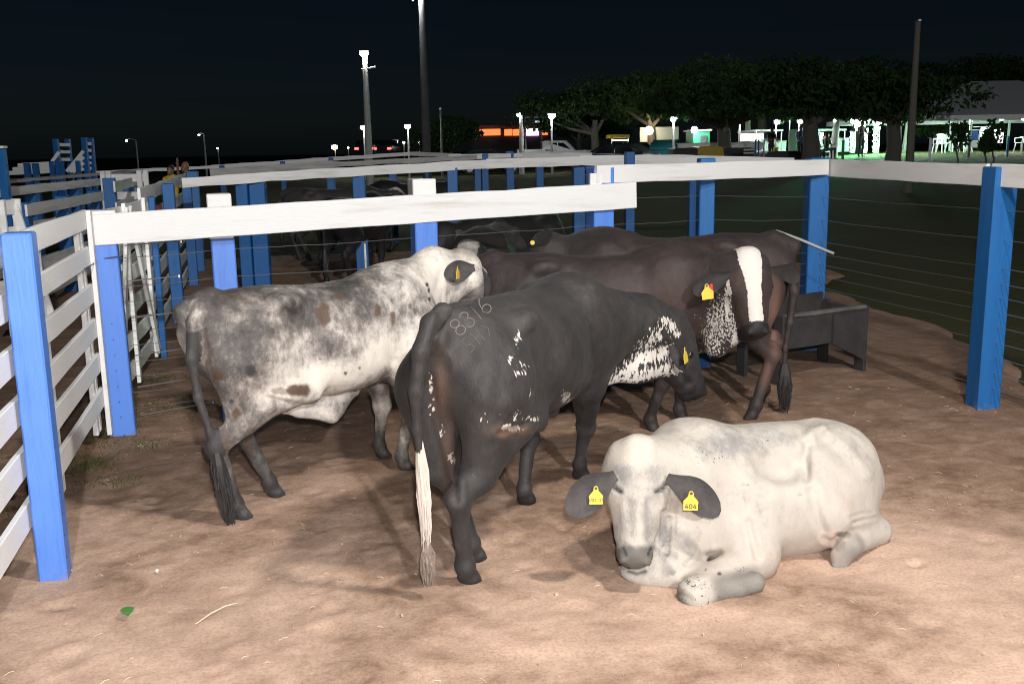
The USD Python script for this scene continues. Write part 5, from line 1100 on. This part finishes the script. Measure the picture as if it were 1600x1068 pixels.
# tarpaulin covered heaps
for a, b, m_, lab in ((1052, 1096, 'tarp_dark', 'dark tarpaulin heap left of the yellow one'), (1090, 1132, 'tarp_yellow', 'yellow tarpaulin heap behind the white board'), (1130, 1182, 'tarp_dark', 'dark tarpaulin heap right of the yellow one'), (1198, 1256, 'tarp_dark', 'dark heap in front of the banner')):
    pa, pb = at(a, 248, 45), at(b, 248, 45); tz = at(a, 229 if m_ == 'tarp_yellow' else 231 if a < 1190 else 237, 45)[2]; g_ = float(gz((pa[0] + pb[0]) / 2, 45)) - .05
    X0, X1 = pa[0], pb[0]; pts = []
    for y_ in (45.0, 46.6):
        pts += [(X0, y_, g_), (X1 + .12, y_, g_), (X1 - .06, y_ + .1, tz - .04), (X1 - .25, y_ + .1, tz), (X0 + .15, y_ + .1, tz), (X0 + .02, y_ + .1, tz - .06)]
    m = trimesh.convex.convex_hull(np.array(pts)); m = m.subdivide().subdivide(); vv = np.array(m.vertices); vv += .05 * (meshkit.fbm(vv * 2.5, 3, a) - .5)[:, None] * np.array([.6, 1, 1]); m.vertices = vv
    tag(obj('tarpaulin_heap', m, m_, None, smooth=40), lab, 'tarpaulin')
# bars
def bar(label, a, b, yt, yb, Y, canopy, rails):
    T = thing('bar_counter', label, 'bar counter'); obj('counter', slab(a, b, yt, yb, Y, .8), 'wall_white', T); obj('top', slab(a - .5, b + .5, yt - 1.2, yt - .1, Y, 1.0, -.1), 'plastic_white', T)
    obj('canopy', slab(a - 4, b - 8, canopy, canopy + 3, Y, 4, -.5), 'roof_sheet', T)
    for x_ in (a, (a + b) / 2, b - 10): obj('canopy_post', slab(x_ - .7, x_ + .7, canopy + 3, yb, Y, .08, -.3), 'steel', T)
    obj('back_wall', slab(a, b - 10, canopy + 4, yt - 2, Y, .1, 3.2), 'window_lit', T, label='lit back of the bar')
    if rails: obj('railing', cat_meshes([slab(a, b - 14, y_, y_ + .6, Y - 1.2, .04) for y_ in (yt + 8, yt + 12)] + [slab(x_, x_ + .5, yt + 8, yb + 2, Y - 1.2, .04) for x_ in np.arange(a, b - 14, 5)]), 'steel', T)
    rg = np.random.default_rng(int(a)); 
    for k in range(5):
        x_ = rg.uniform(a + 4, b - 16); c_ = ('tag_red', 'shirt_yellow', 'blue_panel', 'black', 'banner')[k]; obj('stacked_goods', slab(x_, x_ + 4, yt - 5, yt - 1.3, Y + .3, .3), c_, T)
    return T
bar('white bar counter with dark railing right of the thick trunk', 1277, 1326, 217.5, 238, 54, 202, True)
bar('white bar counter with lit back left of the banner', 1180, 1228, 222, 238, 52, 203, False)
T = thing('yellow_sign', 'small yellow sign on the stall front left of the banner', 'sign'); obj('plate', slab(1208, 1216, 230, 238.5, 46, .05), 'sign_yellow', T); obj('mark', slab(1210.5, 1213.5, 232.5, 236, 46, .02, -.022), 'tag_ink', T); obj('stake', slab(1211.6, 1212.4, 238, 246, 46, .04, .06), 'bark', T)
T = thing('slat_fence', 'blue and white slatted fence piece left of the banner', 'fence')
for y_ in (223, 228, 233, 238): obj('slat', slab(1162, 1190, y_, y_ + 2.4, 42, .04), 'white_paint', T)
for x_ in (1180, 1185, 1193.5): obj('post', slab(x_ - 1.1, x_ + 1.1, 218, 248, 41.9, .08), 'blue_paint_deep' if x_ < 1190 else 'bark_pale', T)
T = thing('banner', 'tall pale banner lit green beside the thick trunk', 'banner'); obj('cloth', slab(1233, 1244, 202, 236, 49, .04), 'banner', T); obj('mast', slab(1231.8, 1232.8, 188, 243, 49, .06), 'steel', T)
# lighting trusses
def truss(label, px_, y0, y1, Y, w=8):
    T = thing('lighting_truss', label, 'truss tower'); ms = []
    for dx in (-w / 2, w / 2):
        for dy in (0, .25): ms.append(slab(px_ + dx - .5, px_ + dx + .5, y0, y1, Y, .04, dy))
    obj('uprights', cat_meshes(ms), 'plastic_white', T); ms = []
    a, b = at(px_ - w / 2, y0, Y), at(px_ + w / 2, y1, Y); n_ = max(4, int((a[2] - b[2]) / .28))
    for k in range(n_):
        z0, z1 = b[2] + (a[2] - b[2]) * k / n_, b[2] + (a[2] - b[2]) * (k + 1) / n_
        ms += [beam(V(a[0], Y - .01, z0), V(b[0], Y - .01, z1), .035, .03), beam(V(a[0], Y + .27, z1), V(b[0], Y + .27, z0), .035, .03), beam(V(a[0], Y, z0), V(b[0], Y, z0), .03, .03)]
    obj('lacing', cat_meshes(ms), 'plastic_white', T); return T
truss('left lighting truss under the green spotlight', 1333, 205, 238, 52, 5); truss('middle lighting truss below the green spotlight', 1352, 200, 238, 52, 5)
T3 = truss('right lighting truss with the white floodlight on top', 1370, 192, 238, 52, 6)
for px_, py_, m_, r_, lab, c in ((1344, 197, 'lamp_green', .26, 'green spotlight glaring between the trusses', 'spotlight'), (1372, 185, 'lamp_big', .30, 'white floodlight on the right truss', 'floodlight'), (1332, 189, 'lamp_white', .12, 'small white lamp on the left truss', 'lamp')):
    p = at(px_, py_, 51.3); T = thing('stage_light', lab, c, p); s_ = trimesh.creation.icosphere(2, r_); obj('bulb', s_, m_, T, smooth=True); obj('housing', frame(trimesh.creation.cylinder(radius=r_ * .9, height=r_ * 1.2, sections=14), V(0, r_ * .95, 0), V(1, 0, 0), V(0, 0, 1), V(0, -1, 0)), 'black', T)
# the pavilion
T = thing('pavilion', 'open pavilion with a grey hipped roof and white posts at the right', 'pavilion')
ex0, ex1, Yf, Yb = at(1402, 178, 46)[0], at(1402, 178, 46)[0] + 13.5, 46.0, 56.0
ez = at(1500, 180, 46)[2]; rz = at(1582, 126, 51)[2]; xm = (ex0 + ex1) / 2
vv = np.array([(ex0, Yf, ez), (ex1, Yf, ez), (ex1, Yb, ez), (ex0, Yb, ez), (xm - 1.2, 51, rz), (xm + 1.2, 51, rz)]); ff = np.array([(0, 1, 5), (0, 5, 4), (1, 2, 5), (2, 3, 4), (2, 4, 5), (3, 0, 4)])
rf = trimesh.Trimesh(np.vstack([vv, vv - V(0, 0, .06)]), np.vstack([ff, ff[:, ::-1] + 6]), process=False); obj('roof', rf, 'roof_sheet', T)
fz = .22
obj('fascia', cat_meshes([beam(V(ex0, Yf - .02, ez - fz / 2), V(ex1, Yf - .02, ez - fz / 2), fz, .05), beam(V(ex0 - .02, Yf, ez - fz / 2), V(ex0 - .02, Yb, ez - fz / 2), fz, .05), beam(V(ex1 + .02, Yf, ez - fz / 2), V(ex1 + .02, Yb, ez - fz / 2), fz, .05), beam(V(ex0, Yb + .02, ez - fz / 2), V(ex1, Yb + .02, ez - fz / 2), fz, .05)]), 'plastic_white', T)
for k in range(5):
    x_ = ex0 + .3 + (ex1 - ex0 - .6) * k / 4
    for y_ in ((Yf + .3, Yb - .3)): g_ = float(gz(x_, y_)); obj('post', beam(V(x_, y_, g_ - .1), V(x_, y_, ez - .05), .10, .10, .005, up=(0, 1, 0)), 'plastic_white', T)
for px_ in (1447, 1565, 1601): p = at(px_, 184, 47.5); s_ = trimesh.creation.icosphere(2, .13); s_.apply_translation(p); obj('bulb', s_, 'lamp_big', T, smooth=True)
# booth and chairs below it
T = thing('booth', 'white framed booth with a blue panel under the pavilion', 'booth')
for a, b, c, d in ((1511, 1537, 202.5, 204), (1511, 1512.2, 203, 236), (1536, 1537.2, 203, 232), (1529.5, 1530.5, 203, 220), (1522, 1548, 197.5, 199)): obj('frame_bar', slab(a, b, c, d, 47, .06), 'plastic_white', T)
obj('panel', slab(1517, 1529, 204, 219, 47, .05, .1), 'blue_panel', T); obj('panel', slab(1532, 1546, 199.5, 214, 48, .05), 'wall_white', T); obj('counter', slab(1514, 1535, 219.5, 231, 47, .6, .05), 'wall_white', T)
obj('poster', slab(1552, 1567, 202, 224, 49, .05), 'wall_white', T, label='grey white poster at its right')
c0 = None
for px_, Y, rz_, lab in ((1467, 47.5, 2.4, 'white plastic chair, leftmost of those under the pavilion'), (1474, 48.5, .6, 'white plastic chair turned to the leftmost one'), (1488, 49.0, 2.0, 'white plastic chair right of the short white post'), (1507, 48, 3.6, 'white plastic chair alone left of the booth'), (1596, 46.8, 3.4, 'white plastic chair at the right edge under the pavilion')):
    p = base(px_, 235, Y)
    if c0 is None:
        c0 = thing('plastic_chair', lab, 'chair', p, rz_, 'white plastic chairs under the pavilion')
        obj('seat', cbox(.44, .44, .035, .01).apply_translation([0, 0, .44]), 'plastic_white', c0)
        for sx in (-1, 1):
            for sy in (-1, 1): obj('leg', tube([V(sx * .18, sy * .18, .44), V(sx * .24, sy * .24, 0)], [.03, .02], 6), 'plastic_white', c0)
            obj('armrest', tube([V(.2, sx * .23, .44), V(.2, sx * .25, .66), V(-.22, sx * .24, .68)], .025, 6), 'plastic_white', c0)
        for k in range(5): obj('back_slat', tube([V(-.20, -.17 + .085 * k, .44), V(-.30, -.17 + .085 * k, .84)], .026, 6), 'plastic_white', c0)
        obj('back_rail', tube([V(-.30, -.2, .84), V(-.32, 0, .88), V(-.30, .2, .84)], .03, 6), 'plastic_white', c0)
    else: dup(c0, p, rz_, lab)
for px_, y0, y1, m_, lab in ((1453, 216, 247, 'plastic_white', 'short white post left of the plastic chairs'), (1513.5, 215, 243, 'plastic_white', 'short white post before the booth'), (1574, 213, 241, 'blue_panel', 'short pale blue post at the right before the pavilion'), (1317, 220, 247, 'green_panel', 'short green lit post before the bar')):
    T = thing('yard_post', lab, 'post'); obj('shaft', slab(px_ - 1.7, px_ + 1.7, y0, y1 + 4, 40, .09), m_, T); obj('cap', slab(px_ - 2.1, px_ + 2.1, y0 - .8, y0 - .1, 40, .12, -.015), m_, T)

# trees
def leaves(n, c, r, seed, size=.28, lumps=7):
    g = np.random.default_rng(seed); L = g.normal(size=(lumps, 3)); L /= np.linalg.norm(L, axis=1, keepdims=True); L *= g.uniform(.35, .8, (lumps, 1)); R_ = g.uniform(.28, .52, lumps)
    k = g.integers(0, lumps, n); u = g.normal(size=(n, 3)); u /= np.linalg.norm(u, axis=1, keepdims=True)
    p = (L[k] + u * (R_[k] * g.uniform(.45, 1.05, n) ** .6)[:, None]) * r + c
    a = g.normal(size=(n, 3)); a /= np.linalg.norm(a, axis=1, keepdims=True); b = np.cross(a, g.normal(size=(n, 3))); b /= np.linalg.norm(b, axis=1, keepdims=True)
    s = size * g.uniform(.5, 1.2, (n, 1)); v = np.stack([p - a * s, p + b * s * .45, p + a * s, p - b * s * .45], 1).reshape(-1, 3); i = np.arange(n)[:, None] * 4
    return trimesh.Trimesh(v, np.vstack([i + [0, 1, 2], i + [0, 2, 3]]), process=False), L * r + c
def tree(label, px_, Y, top, spread, trunk_w, seed, n=2600, name='tree', bark='bark', low=.42):
    p = base(px_, 235, Y); zt = at(px_, top, Y)[2] - p[2]; T = thing(name, label, 'tree', p)
    c = V(0, 0, zt * (1 + low) / 2); r = V(spread, spread * .85, zt * (1 - low) / 2 + .2); m, L = leaves(int(n * 1.8), c, r, seed, .17 if n > 700 else .11, 13 if n > 700 else 8)
    g = np.random.default_rng(seed); h = zt * low
    obj('trunk', tube([V(0, 0, -.2), V(.05, 0, h * .4), V(-.04, .05, h), V(.0, 0, h * 1.35)], [trunk_w * 1.25, trunk_w, trunk_w * .85, trunk_w * .6], 10), bark, T, smooth=40)
    for q in L[:5]: obj('limb', tube([V(0, 0, h * .95), q * .5 + V(0, 0, h * .42), q], [trunk_w * .5, trunk_w * .3, trunk_w * .12], 6), bark, T, smooth=40)
    obj('crown', m, 'foliage', T)
    return T
for args in (('broad dark tree behind the yellowish canopy', 930, 66, 130, 5.5, .3, 1), ('dark tree over the lit wall', 1018, 62, 105, 5.0, .3, 2), ('tree with pale bare forks left of the bar', 1131, 46, 100, 4.2, .33, 3), ('dark tree between the forked tree and the thick trunk', 1190, 62, 95, 4.8, .3, 4),
             ('tree with the thick dark trunk beside the bar', 1266, 42, 85, 4.4, .36, 5), ('tree lit green behind the trusses', 1335, 60, 95, 5.0, .3, 6), ('tree with a pale trunk left of the pavilion', 1395, 42, 95, 3.8, .30, 7), ('dark tree behind the pavilion roof', 1500, 68, 85, 6.0, .3, 8), ('tree at the right edge behind the pavilion', 1602, 70, 95, 6.0, .3, 9),
             ('low dark tree left of the red fronted building', 705, 72, 190, 3.0, .15, 10), ('low tree left of the lit canopy', 905, 75, 165, 4.0, .2, 11), ('green lit bushy tree under the pavilion edge', 1462, 58, 185, 1.2, .12, 14)):
    tree(*args)
T = stage.GetPrimAtPath('/World/tree_002')
for a in ((-.5, 1.0), (.2, 1.3), (.75, .9)): obj('bare_fork', tube([V(0, -.2, 1.7), V(a[0] * .6, -.3, 2.0 + a[1] * .5), V(a[0] * 1.2, -.35, 2.1 + a[1])], [.08, .05, .02], 6), 'bark_pale', T)
for px_, Y, top, s_, sd in ((1496, 38, 188, .55, 21), (1552, 38, 192, .45, 22), (1540, 38, 200, .3, 23)):
    tree(('slim young tree left of the booth', 'slim leaning young tree right of the booth', 'thin sapling before the booth')[sd - 21], px_, Y, top, s_, .035, sd, 260, 'young_tree')

def palm(label, px_, Y, top, seed):
    p = base(px_, 235, Y); h = at(px_, top, Y)[2] - p[2]; T = thing('palm_tree', label, 'tree', p); g = np.random.default_rng(seed)
    obj('trunk', tube([V(0, 0, -.2), V(.1, 0, h * .5), V(.05, .1, h)], [.22, .16, .13], 9), 'bark_pale', T, smooth=40)
    for k in range(15):
        a = k * 2.4 + g.uniform(-.2, .2); l_ = g.uniform(2.0, 2.9); up_ = g.uniform(.1, 1.1); d = V(math.cos(a), math.sin(a), 0); t = np.linspace(0, 1, 9)
        sp_ = V(.05, .1, h) + d * (l_ * t)[:, None] + V(0, 0, 1) * (up_ * t - 1.7 * t * t)[:, None]; v, f = [], []
        for i in range(1, 9):
            for sd in (-1, 1):
                for q in (0, .5):
                    c = sp_[i - 1] + (sp_[i] - sp_[i - 1]) * q; s_ = np.cross(d, V(0, 0, 1)) * sd; e = c + s_ * .55 * math.sin(math.pi * (.12 + .8 * i / 9)) + d * .25 - V(0, 0, .25); n0 = len(v); v += [c, c + d * .09, e]; f.append([n0, n0 + 1, n0 + 2])
        obj('frond', cat_meshes([trimesh.Trimesh(np.array(v), np.array(f), process=False), tube(sp_, .02, 4)]), 'foliage', T)
palm('palm tree between the thick trunk and the trusses', 1302, 50, 150, 1); palm('palm tree left of the dark wooden pole', 1415, 55, 140, 2); palm('palm tree left of the bar behind the forked tree', 1165, 58, 150, 3)

# people
def person(label, p, yaw, shirt, pose='stand', hair=True, h=1.68, arm_up=False):
    T = thing('person', label, 'person', p, yaw); k = h / 1.75; s = Soft(); dz = 0.0
    hips = .95 * k
    if pose == 'sit': dz = -.42 * k
    for sd in (-1, 1):
        hp = V(0, sd * .09 * k, hips + dz); 
        if pose == 'sit': kn, an = hp + V(.42 * k, sd * .04, .02), hp + V(.44 * k, sd * .04, -.42 * k)
        else: kn, an = V(.03, sd * .10 * k, .50 * k), V(-.02, sd * .11 * k, .08 * k)
        s.cone(hp, kn, .085 * k, .058 * k, .05).cone(kn, an, .056 * k, .040 * k, .03).cone(an + V(0, 0, -.04 * k), an + V(.15 * k, sd * .02, -.05 * k), .036 * k, .03 * k, .03)
    lower = s.mesh(.02)
    s = Soft(); c = V(0, 0, dz)
    s.cone(c + V(0, 0, .98 * k), c + V(.0, 0, 1.18 * k), .135 * k, .13 * k, .05, (1, 0, 0), 1.4).cone(c + V(0, 0, 1.18 * k), c + V(0, 0, 1.38 * k), .14 * k, .15 * k, .06, (1, 0, 0), 1.5)
    for sd in (-1, 1): s.cone(c + V(0, sd * .10 * k, 1.43 * k), c + V(0, sd * .185 * k, 1.40 * k), .06 * k, .062 * k, .05).cone(c + V(0, sd * .19 * k, 1.40 * k), c + V(.02, sd * .24 * k, 1.24 * k), .058 * k, .052 * k, .03)
    torso = s.mesh(.018)
    s = Soft(); hd = c + V(.02, 0, 1.60 * k)
    s.cone(c + V(0, 0, 1.40 * k), hd, .055 * k, .06 * k, .03).ell(hd + V(.0, 0, .03 * k), (.092 * k, .074 * k, .112 * k), .03).ell(hd + V(.06 * k, 0, -.05 * k), (.045 * k, .045 * k, .05 * k), .03).ell(hd + V(.098 * k, 0, .0), (.018 * k, .014 * k, .022 * k), .012)
    for sd in (-1, 1):
        s.ell(hd + V(.0, sd * .078 * k, .01 * k), (.025 * k, .012 * k, .032 * k), .01)
        sh, el = c + V(.0, sd * .215 * k, 1.34 * k), c + V(.10, sd * .26 * k, 1.12 * k); ha = el + V(.2 * k, -sd * .05, .06)
        if arm_up and sd > 0: el, ha = sh + V(.16 * k, .10 * k, .16 * k), sh + V(.24 * k, .16 * k, .42 * k)
        s.cone(sh, el, .05 * k, .038 * k, .02).cone(el, ha, .037 * k, .026 * k, .02); fw = unit(ha - el); sp_ = unit(np.cross(fw, V(.3, .2, 1)))
        s.cone(ha, ha + fw * .07 * k, .03 * k, .032 * k, .015, np.cross(fw, sp_), 1.7)
        for q in range(4): a_ = ha + fw * .07 * k + sp_ * (-.026 + .0175 * q) * k; s.cone(a_, a_ + fw * (.075, .085, .08, .06)[q] * k, .0095 * k, .008 * k, .004)
        s.cone(ha + sp_ * .025 * k, ha + sp_ * .055 * k + fw * .05 * k, .011 * k, .009 * k, .006)
    obj('body', s.mesh(.0095), 'skin', T, smooth=True); obj('shirt', torso, shirt, T, smooth=True); obj('trousers', lower, 'trousers', T, smooth=True)
    if hair:
        s = Soft(); s.ell(hd + V(-.012 * k, 0, .055 * k), (.098 * k, .081 * k, .10 * k), .02).ell(hd + V(.07 * k, 0, -.01 * k), (.07 * k, .1 * k, .07 * k), .02, cut=True); obj('hair', s.mesh(.012), 'black', T, smooth=True)
    return T
def stand(px_, py_head, Y, h): p = at(px_, py_head, Y); return V(p[0], p[1], max(float(gz(p[0], p[1])), p[2] - h))
person('person in a yellow shirt raising an arm behind the lane fence', stand(267, 261, 22.0, 1.6), -1.9, 'shirt_yellow', h=1.60, arm_up=True)
person('person with short hair in a dark striped yellow top looking down', stand(290, 254, 22.6, 1.66), -2.4, 'shirt_yellow', h=1.66, hair=False)
T = stage.GetPrimAtPath('/World/person_001'); obj('stripes', cat_meshes([frame(cbox(.315, .05, .42, .01), V(0, sd * .085, 1.20), V(1, 0, 0), V(0, 1, 0), V(0, 0, 1)) for sd in (-1, 1)]), 'black', T, label='dark stripes of the top')
for px_, Y, lab, sh_, pz in ((1205, 47, 'person in dark clothes standing left of the banner', 'black', 'stand'), (1250, 47, 'person in a blue shirt standing right of the banner', 'blue_panel', 'stand'), (1291, 47, 'person in dark clothes seated before the bar', 'black', 'sit'), (1274, 46, 'person in dark clothes seated beside the thick trunk', 'trousers', 'sit'), (1345, 48, 'person standing dark before the green spotlight', 'black', 'stand')):
    p = base(px_, 235, Y); person(lab, p, -1.2 if pz == 'stand' else .4, sh_, pz)

# cattle in the pens behind, coats darkened so that they look hardly lit
def far_cow(label, pos, yaw, seed, mat='hide_black', sc=1.0, pale=False):
    C = Cow(label, (pos[0], pos[1], float(gz(pos[0], pos[1]))), yaw, sc); b = C.b; trunk(b, sc)
    for sd in (-1, 1): hind_leg(b, (-.02, sd * .14, .88), (-.08 * sd, sd * .14, 0), sd, sc=sc); fore_leg(b, (1.0, sd * .16, .82), (1.02 + .08 * sd, sd * .13, 0), sd, sc=sc)
    h = head_bones(b, V(1.55, .0, 1.14) * sc, V(.75, 0, -.75), V(.7, 0, .7), .46 * sc)
    b.cone(V(1.02, 0, .96) * sc, h['q'](.08, 0, -.1), .22 * sc, .12 * sc, .12).cone(V(1.15, 0, .72) * sc, h['q'](.15, 0, -.2), .09, .05, .1, (0, 1, 0), 2.2)
    b.chain([V(-.3, 0, 1.12) * sc, V(-.37, 0, .95) * sc, V(-.36, 0, .5) * sc], [.035, .028, .016], .02)
    m = b.mesh(.018); v = np.array(m.vertices); n = len(v)
    if pale: coat_mesh(C.root, m, 'coat_grey', np.zeros((n, 3)) + [-.9, 0, 0], -.95 + 1.0 * sstep(1.3, 1.5, v[:, 0]) * (np.abs(v[:, 1]) < .07 + .05 * meshkit.fbm(v * 9, 3, seed)))
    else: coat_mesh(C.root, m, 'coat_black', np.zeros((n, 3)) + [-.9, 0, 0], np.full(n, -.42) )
    C.eyes(h, .02)
    for sd in (-1, 1): obj('ear', ear_mesh(h['q'](.03, sd * .10, -.08), V(-.1, sd, -.1), V(.8, 0, .3), .2, .12), 'ear_dark', C.root, smooth=True)
    switch(V(-.36, 0, .52) * sc, V(0, 0, -1), .32, .036, seed, 40, 'switch_black', C.root)
    return C
far_cow('dark cow in the pen behind, facing the fence between the posts', (.30, 10.6), Rd(-128), 41, pale=False)
far_cow('pale faced cow standing behind the wires near the middle of the view', (-.12, 9.3), Rd(-98), 42, pale=True, sc=.98)
far_cow('dark cow in the pen behind, right of the capped post above the grey rump', (-2.3, 13.2), Rd(70), 43)
far_cow('dark cow far behind between the blue posts of the long rail', (-3.4, 16.3), Rd(10), 44, pale=True)
far_cow('dark cow behind the long rail left of the middle of the view', (-1.2, 17.2), Rd(170), 45)

# ------------------------------------------------------------------ small things on the ground
rg = np.random.default_rng(77)
def blades(n, fx, fy, h, seed):
    g = np.random.default_rng(seed); ms_v, ms_f = [], []
    x, y = fx(g, n), fy(g, n); z = gz(x, y) + .0
    a = g.uniform(0, 2 * np.pi, n); hh = h * g.uniform(.4, 1.2, n); ln = g.uniform(.3, 1.1, n) * hh; w = g.uniform(.0015, .004, n)
    dx, dy = np.cos(a), np.sin(a); v = np.zeros((n, 5, 3))
    for k, (t, ws) in enumerate(((0, 1), (0, -1), (.55, .8), (.55, -.8), (1, 0))):
        v[:, k, 0] = x + dx * ln * t * t - dy * w * ws; v[:, k, 1] = y + dy * ln * t * t + dx * w * ws; v[:, k, 2] = z + hh * (t - .25 * t * t)
    i = np.arange(n)[:, None] * 5; return trimesh.Trimesh(v.reshape(-1, 3), np.vstack([i + [0, 1, 3], i + [0, 3, 2], i + [2, 3, 4]]), process=False)
cl = np.vstack([np.column_stack([np.full(9, a), np.full(9, c_)]) + rg.normal(size=(9, 2)) * [.16, .28] for a, c_ in [(p[0], p[1]) for p in (on(130, 720), on(170, 690), on(225, 640), on(240, 600), on(265, 590), on(110, 760), on(280, 640), on(100, 730))]])
idx = rg.integers(0, len(cl), 6000)
tag(obj('grass', blades(6000, lambda g, n: cl[idx, 0] + g.normal(size=n) * .06, lambda g, n: cl[idx, 1] + g.normal(size=n) * .06, .05, 3), 'grass'), 'short grass growing along the foot of the left fence', 'grass', kind='stuff')
c2 = np.array([on(x_, y_)[:2] for x_, y_ in ((480, 850 - 160), (520, 735), (400, 675), (495, 745), (445, 770), (600, 700), (560, 720), (405, 690), (30, 918), (38, 922), (20, 915))]); i2 = rg.integers(0, len(c2), 900)
tag(obj('trampled_weeds', blades(900, lambda g, n: c2[i2, 0] + g.normal(size=n) * .05, lambda g, n: c2[i2, 1] + g.normal(size=n) * .05, .03, 5), 'weed'), 'small trampled weeds scattered over the dirt', 'weeds', kind='stuff')
st = []
for k in range(420):
    x_, y_ = rg.uniform(-3, 3.5), rg.uniform(2.6, 7.5); a = rg.uniform(0, np.pi); l_ = rg.uniform(.005, .02); o = V(x_, y_, .026 + rg.uniform(0, .006)); dd = V(math.cos(a), math.sin(a), rg.uniform(-.1, .15)) * l_; st.append(tube([o - dd, o + V(0, 0, .004), o + dd], .0009, 3, False))
tag(obj('straw_bits', cat_meshes(st), 'straw'), 'bits of dry straw strewn over the dirt', 'straw', kind='stuff')
pb = []
for k in range(130):
    x_, y_ = rg.uniform(-3, 3.8), rg.uniform(2.6, 7.5); s_ = trimesh.creation.icosphere(1, rg.uniform(.003, .009)); s_.vertices *= rg.uniform(.6, 1.2, 3); s_.vertices += rg.normal(size=s_.vertices.shape) * .0012; s_.apply_translation([x_, y_, .026]); pb.append(s_)
tag(obj('dirt_clods', cat_meshes(pb), 'earth'), 'small clods and grit lying on the dirt', 'clods', kind='stuff')
p = on(199, 955, .035); U = np.linspace(0, 1, 9); gv = []
for u in U:
    for v_ in (-1, 0, 1): gv.append(V((u - .5) * .09, v_ * .026 * math.sin(math.pi * min(1, u * .95 + .03)), .004 * abs(v_) + .006 * math.sin(u * 3)))
lf = trimesh.Trimesh(np.array(gv), np.array([[i * 3 + j + a for a in t_] for i in range(8) for j in (0, 1) for t_ in ((0, 3, 4), (0, 4, 1))]), process=False); lf.apply_transform(trimesh.transformations.rotation_matrix(Rd(-62), [0, 0, 1])); lf.apply_translation(p)
tag(obj('fallen_leaf', lf, 'leaf', None, smooth=True), 'single green leaf lying on the dirt at the lower left', 'leaf')
tag(obj('dry_twig', tube([on(306, 974, .03), on(330, 957, .036), on(352, 946, .034), on(371, 941, .03)], [.0022, .003, .0028, .0015], 6), 'straw'), 'thin pale twig on the dirt right of the green leaf', 'twig')
s_ = trimesh.creation.icosphere(2, .008); s_.vertices += rg.normal(size=s_.vertices.shape) * .001; s_.apply_translation(on(245, 891, .034)); tag(obj('white_pebble', s_, 'stone', None, smooth=True), 'tiny white pebble on the dirt above the green leaf', 'pebble')
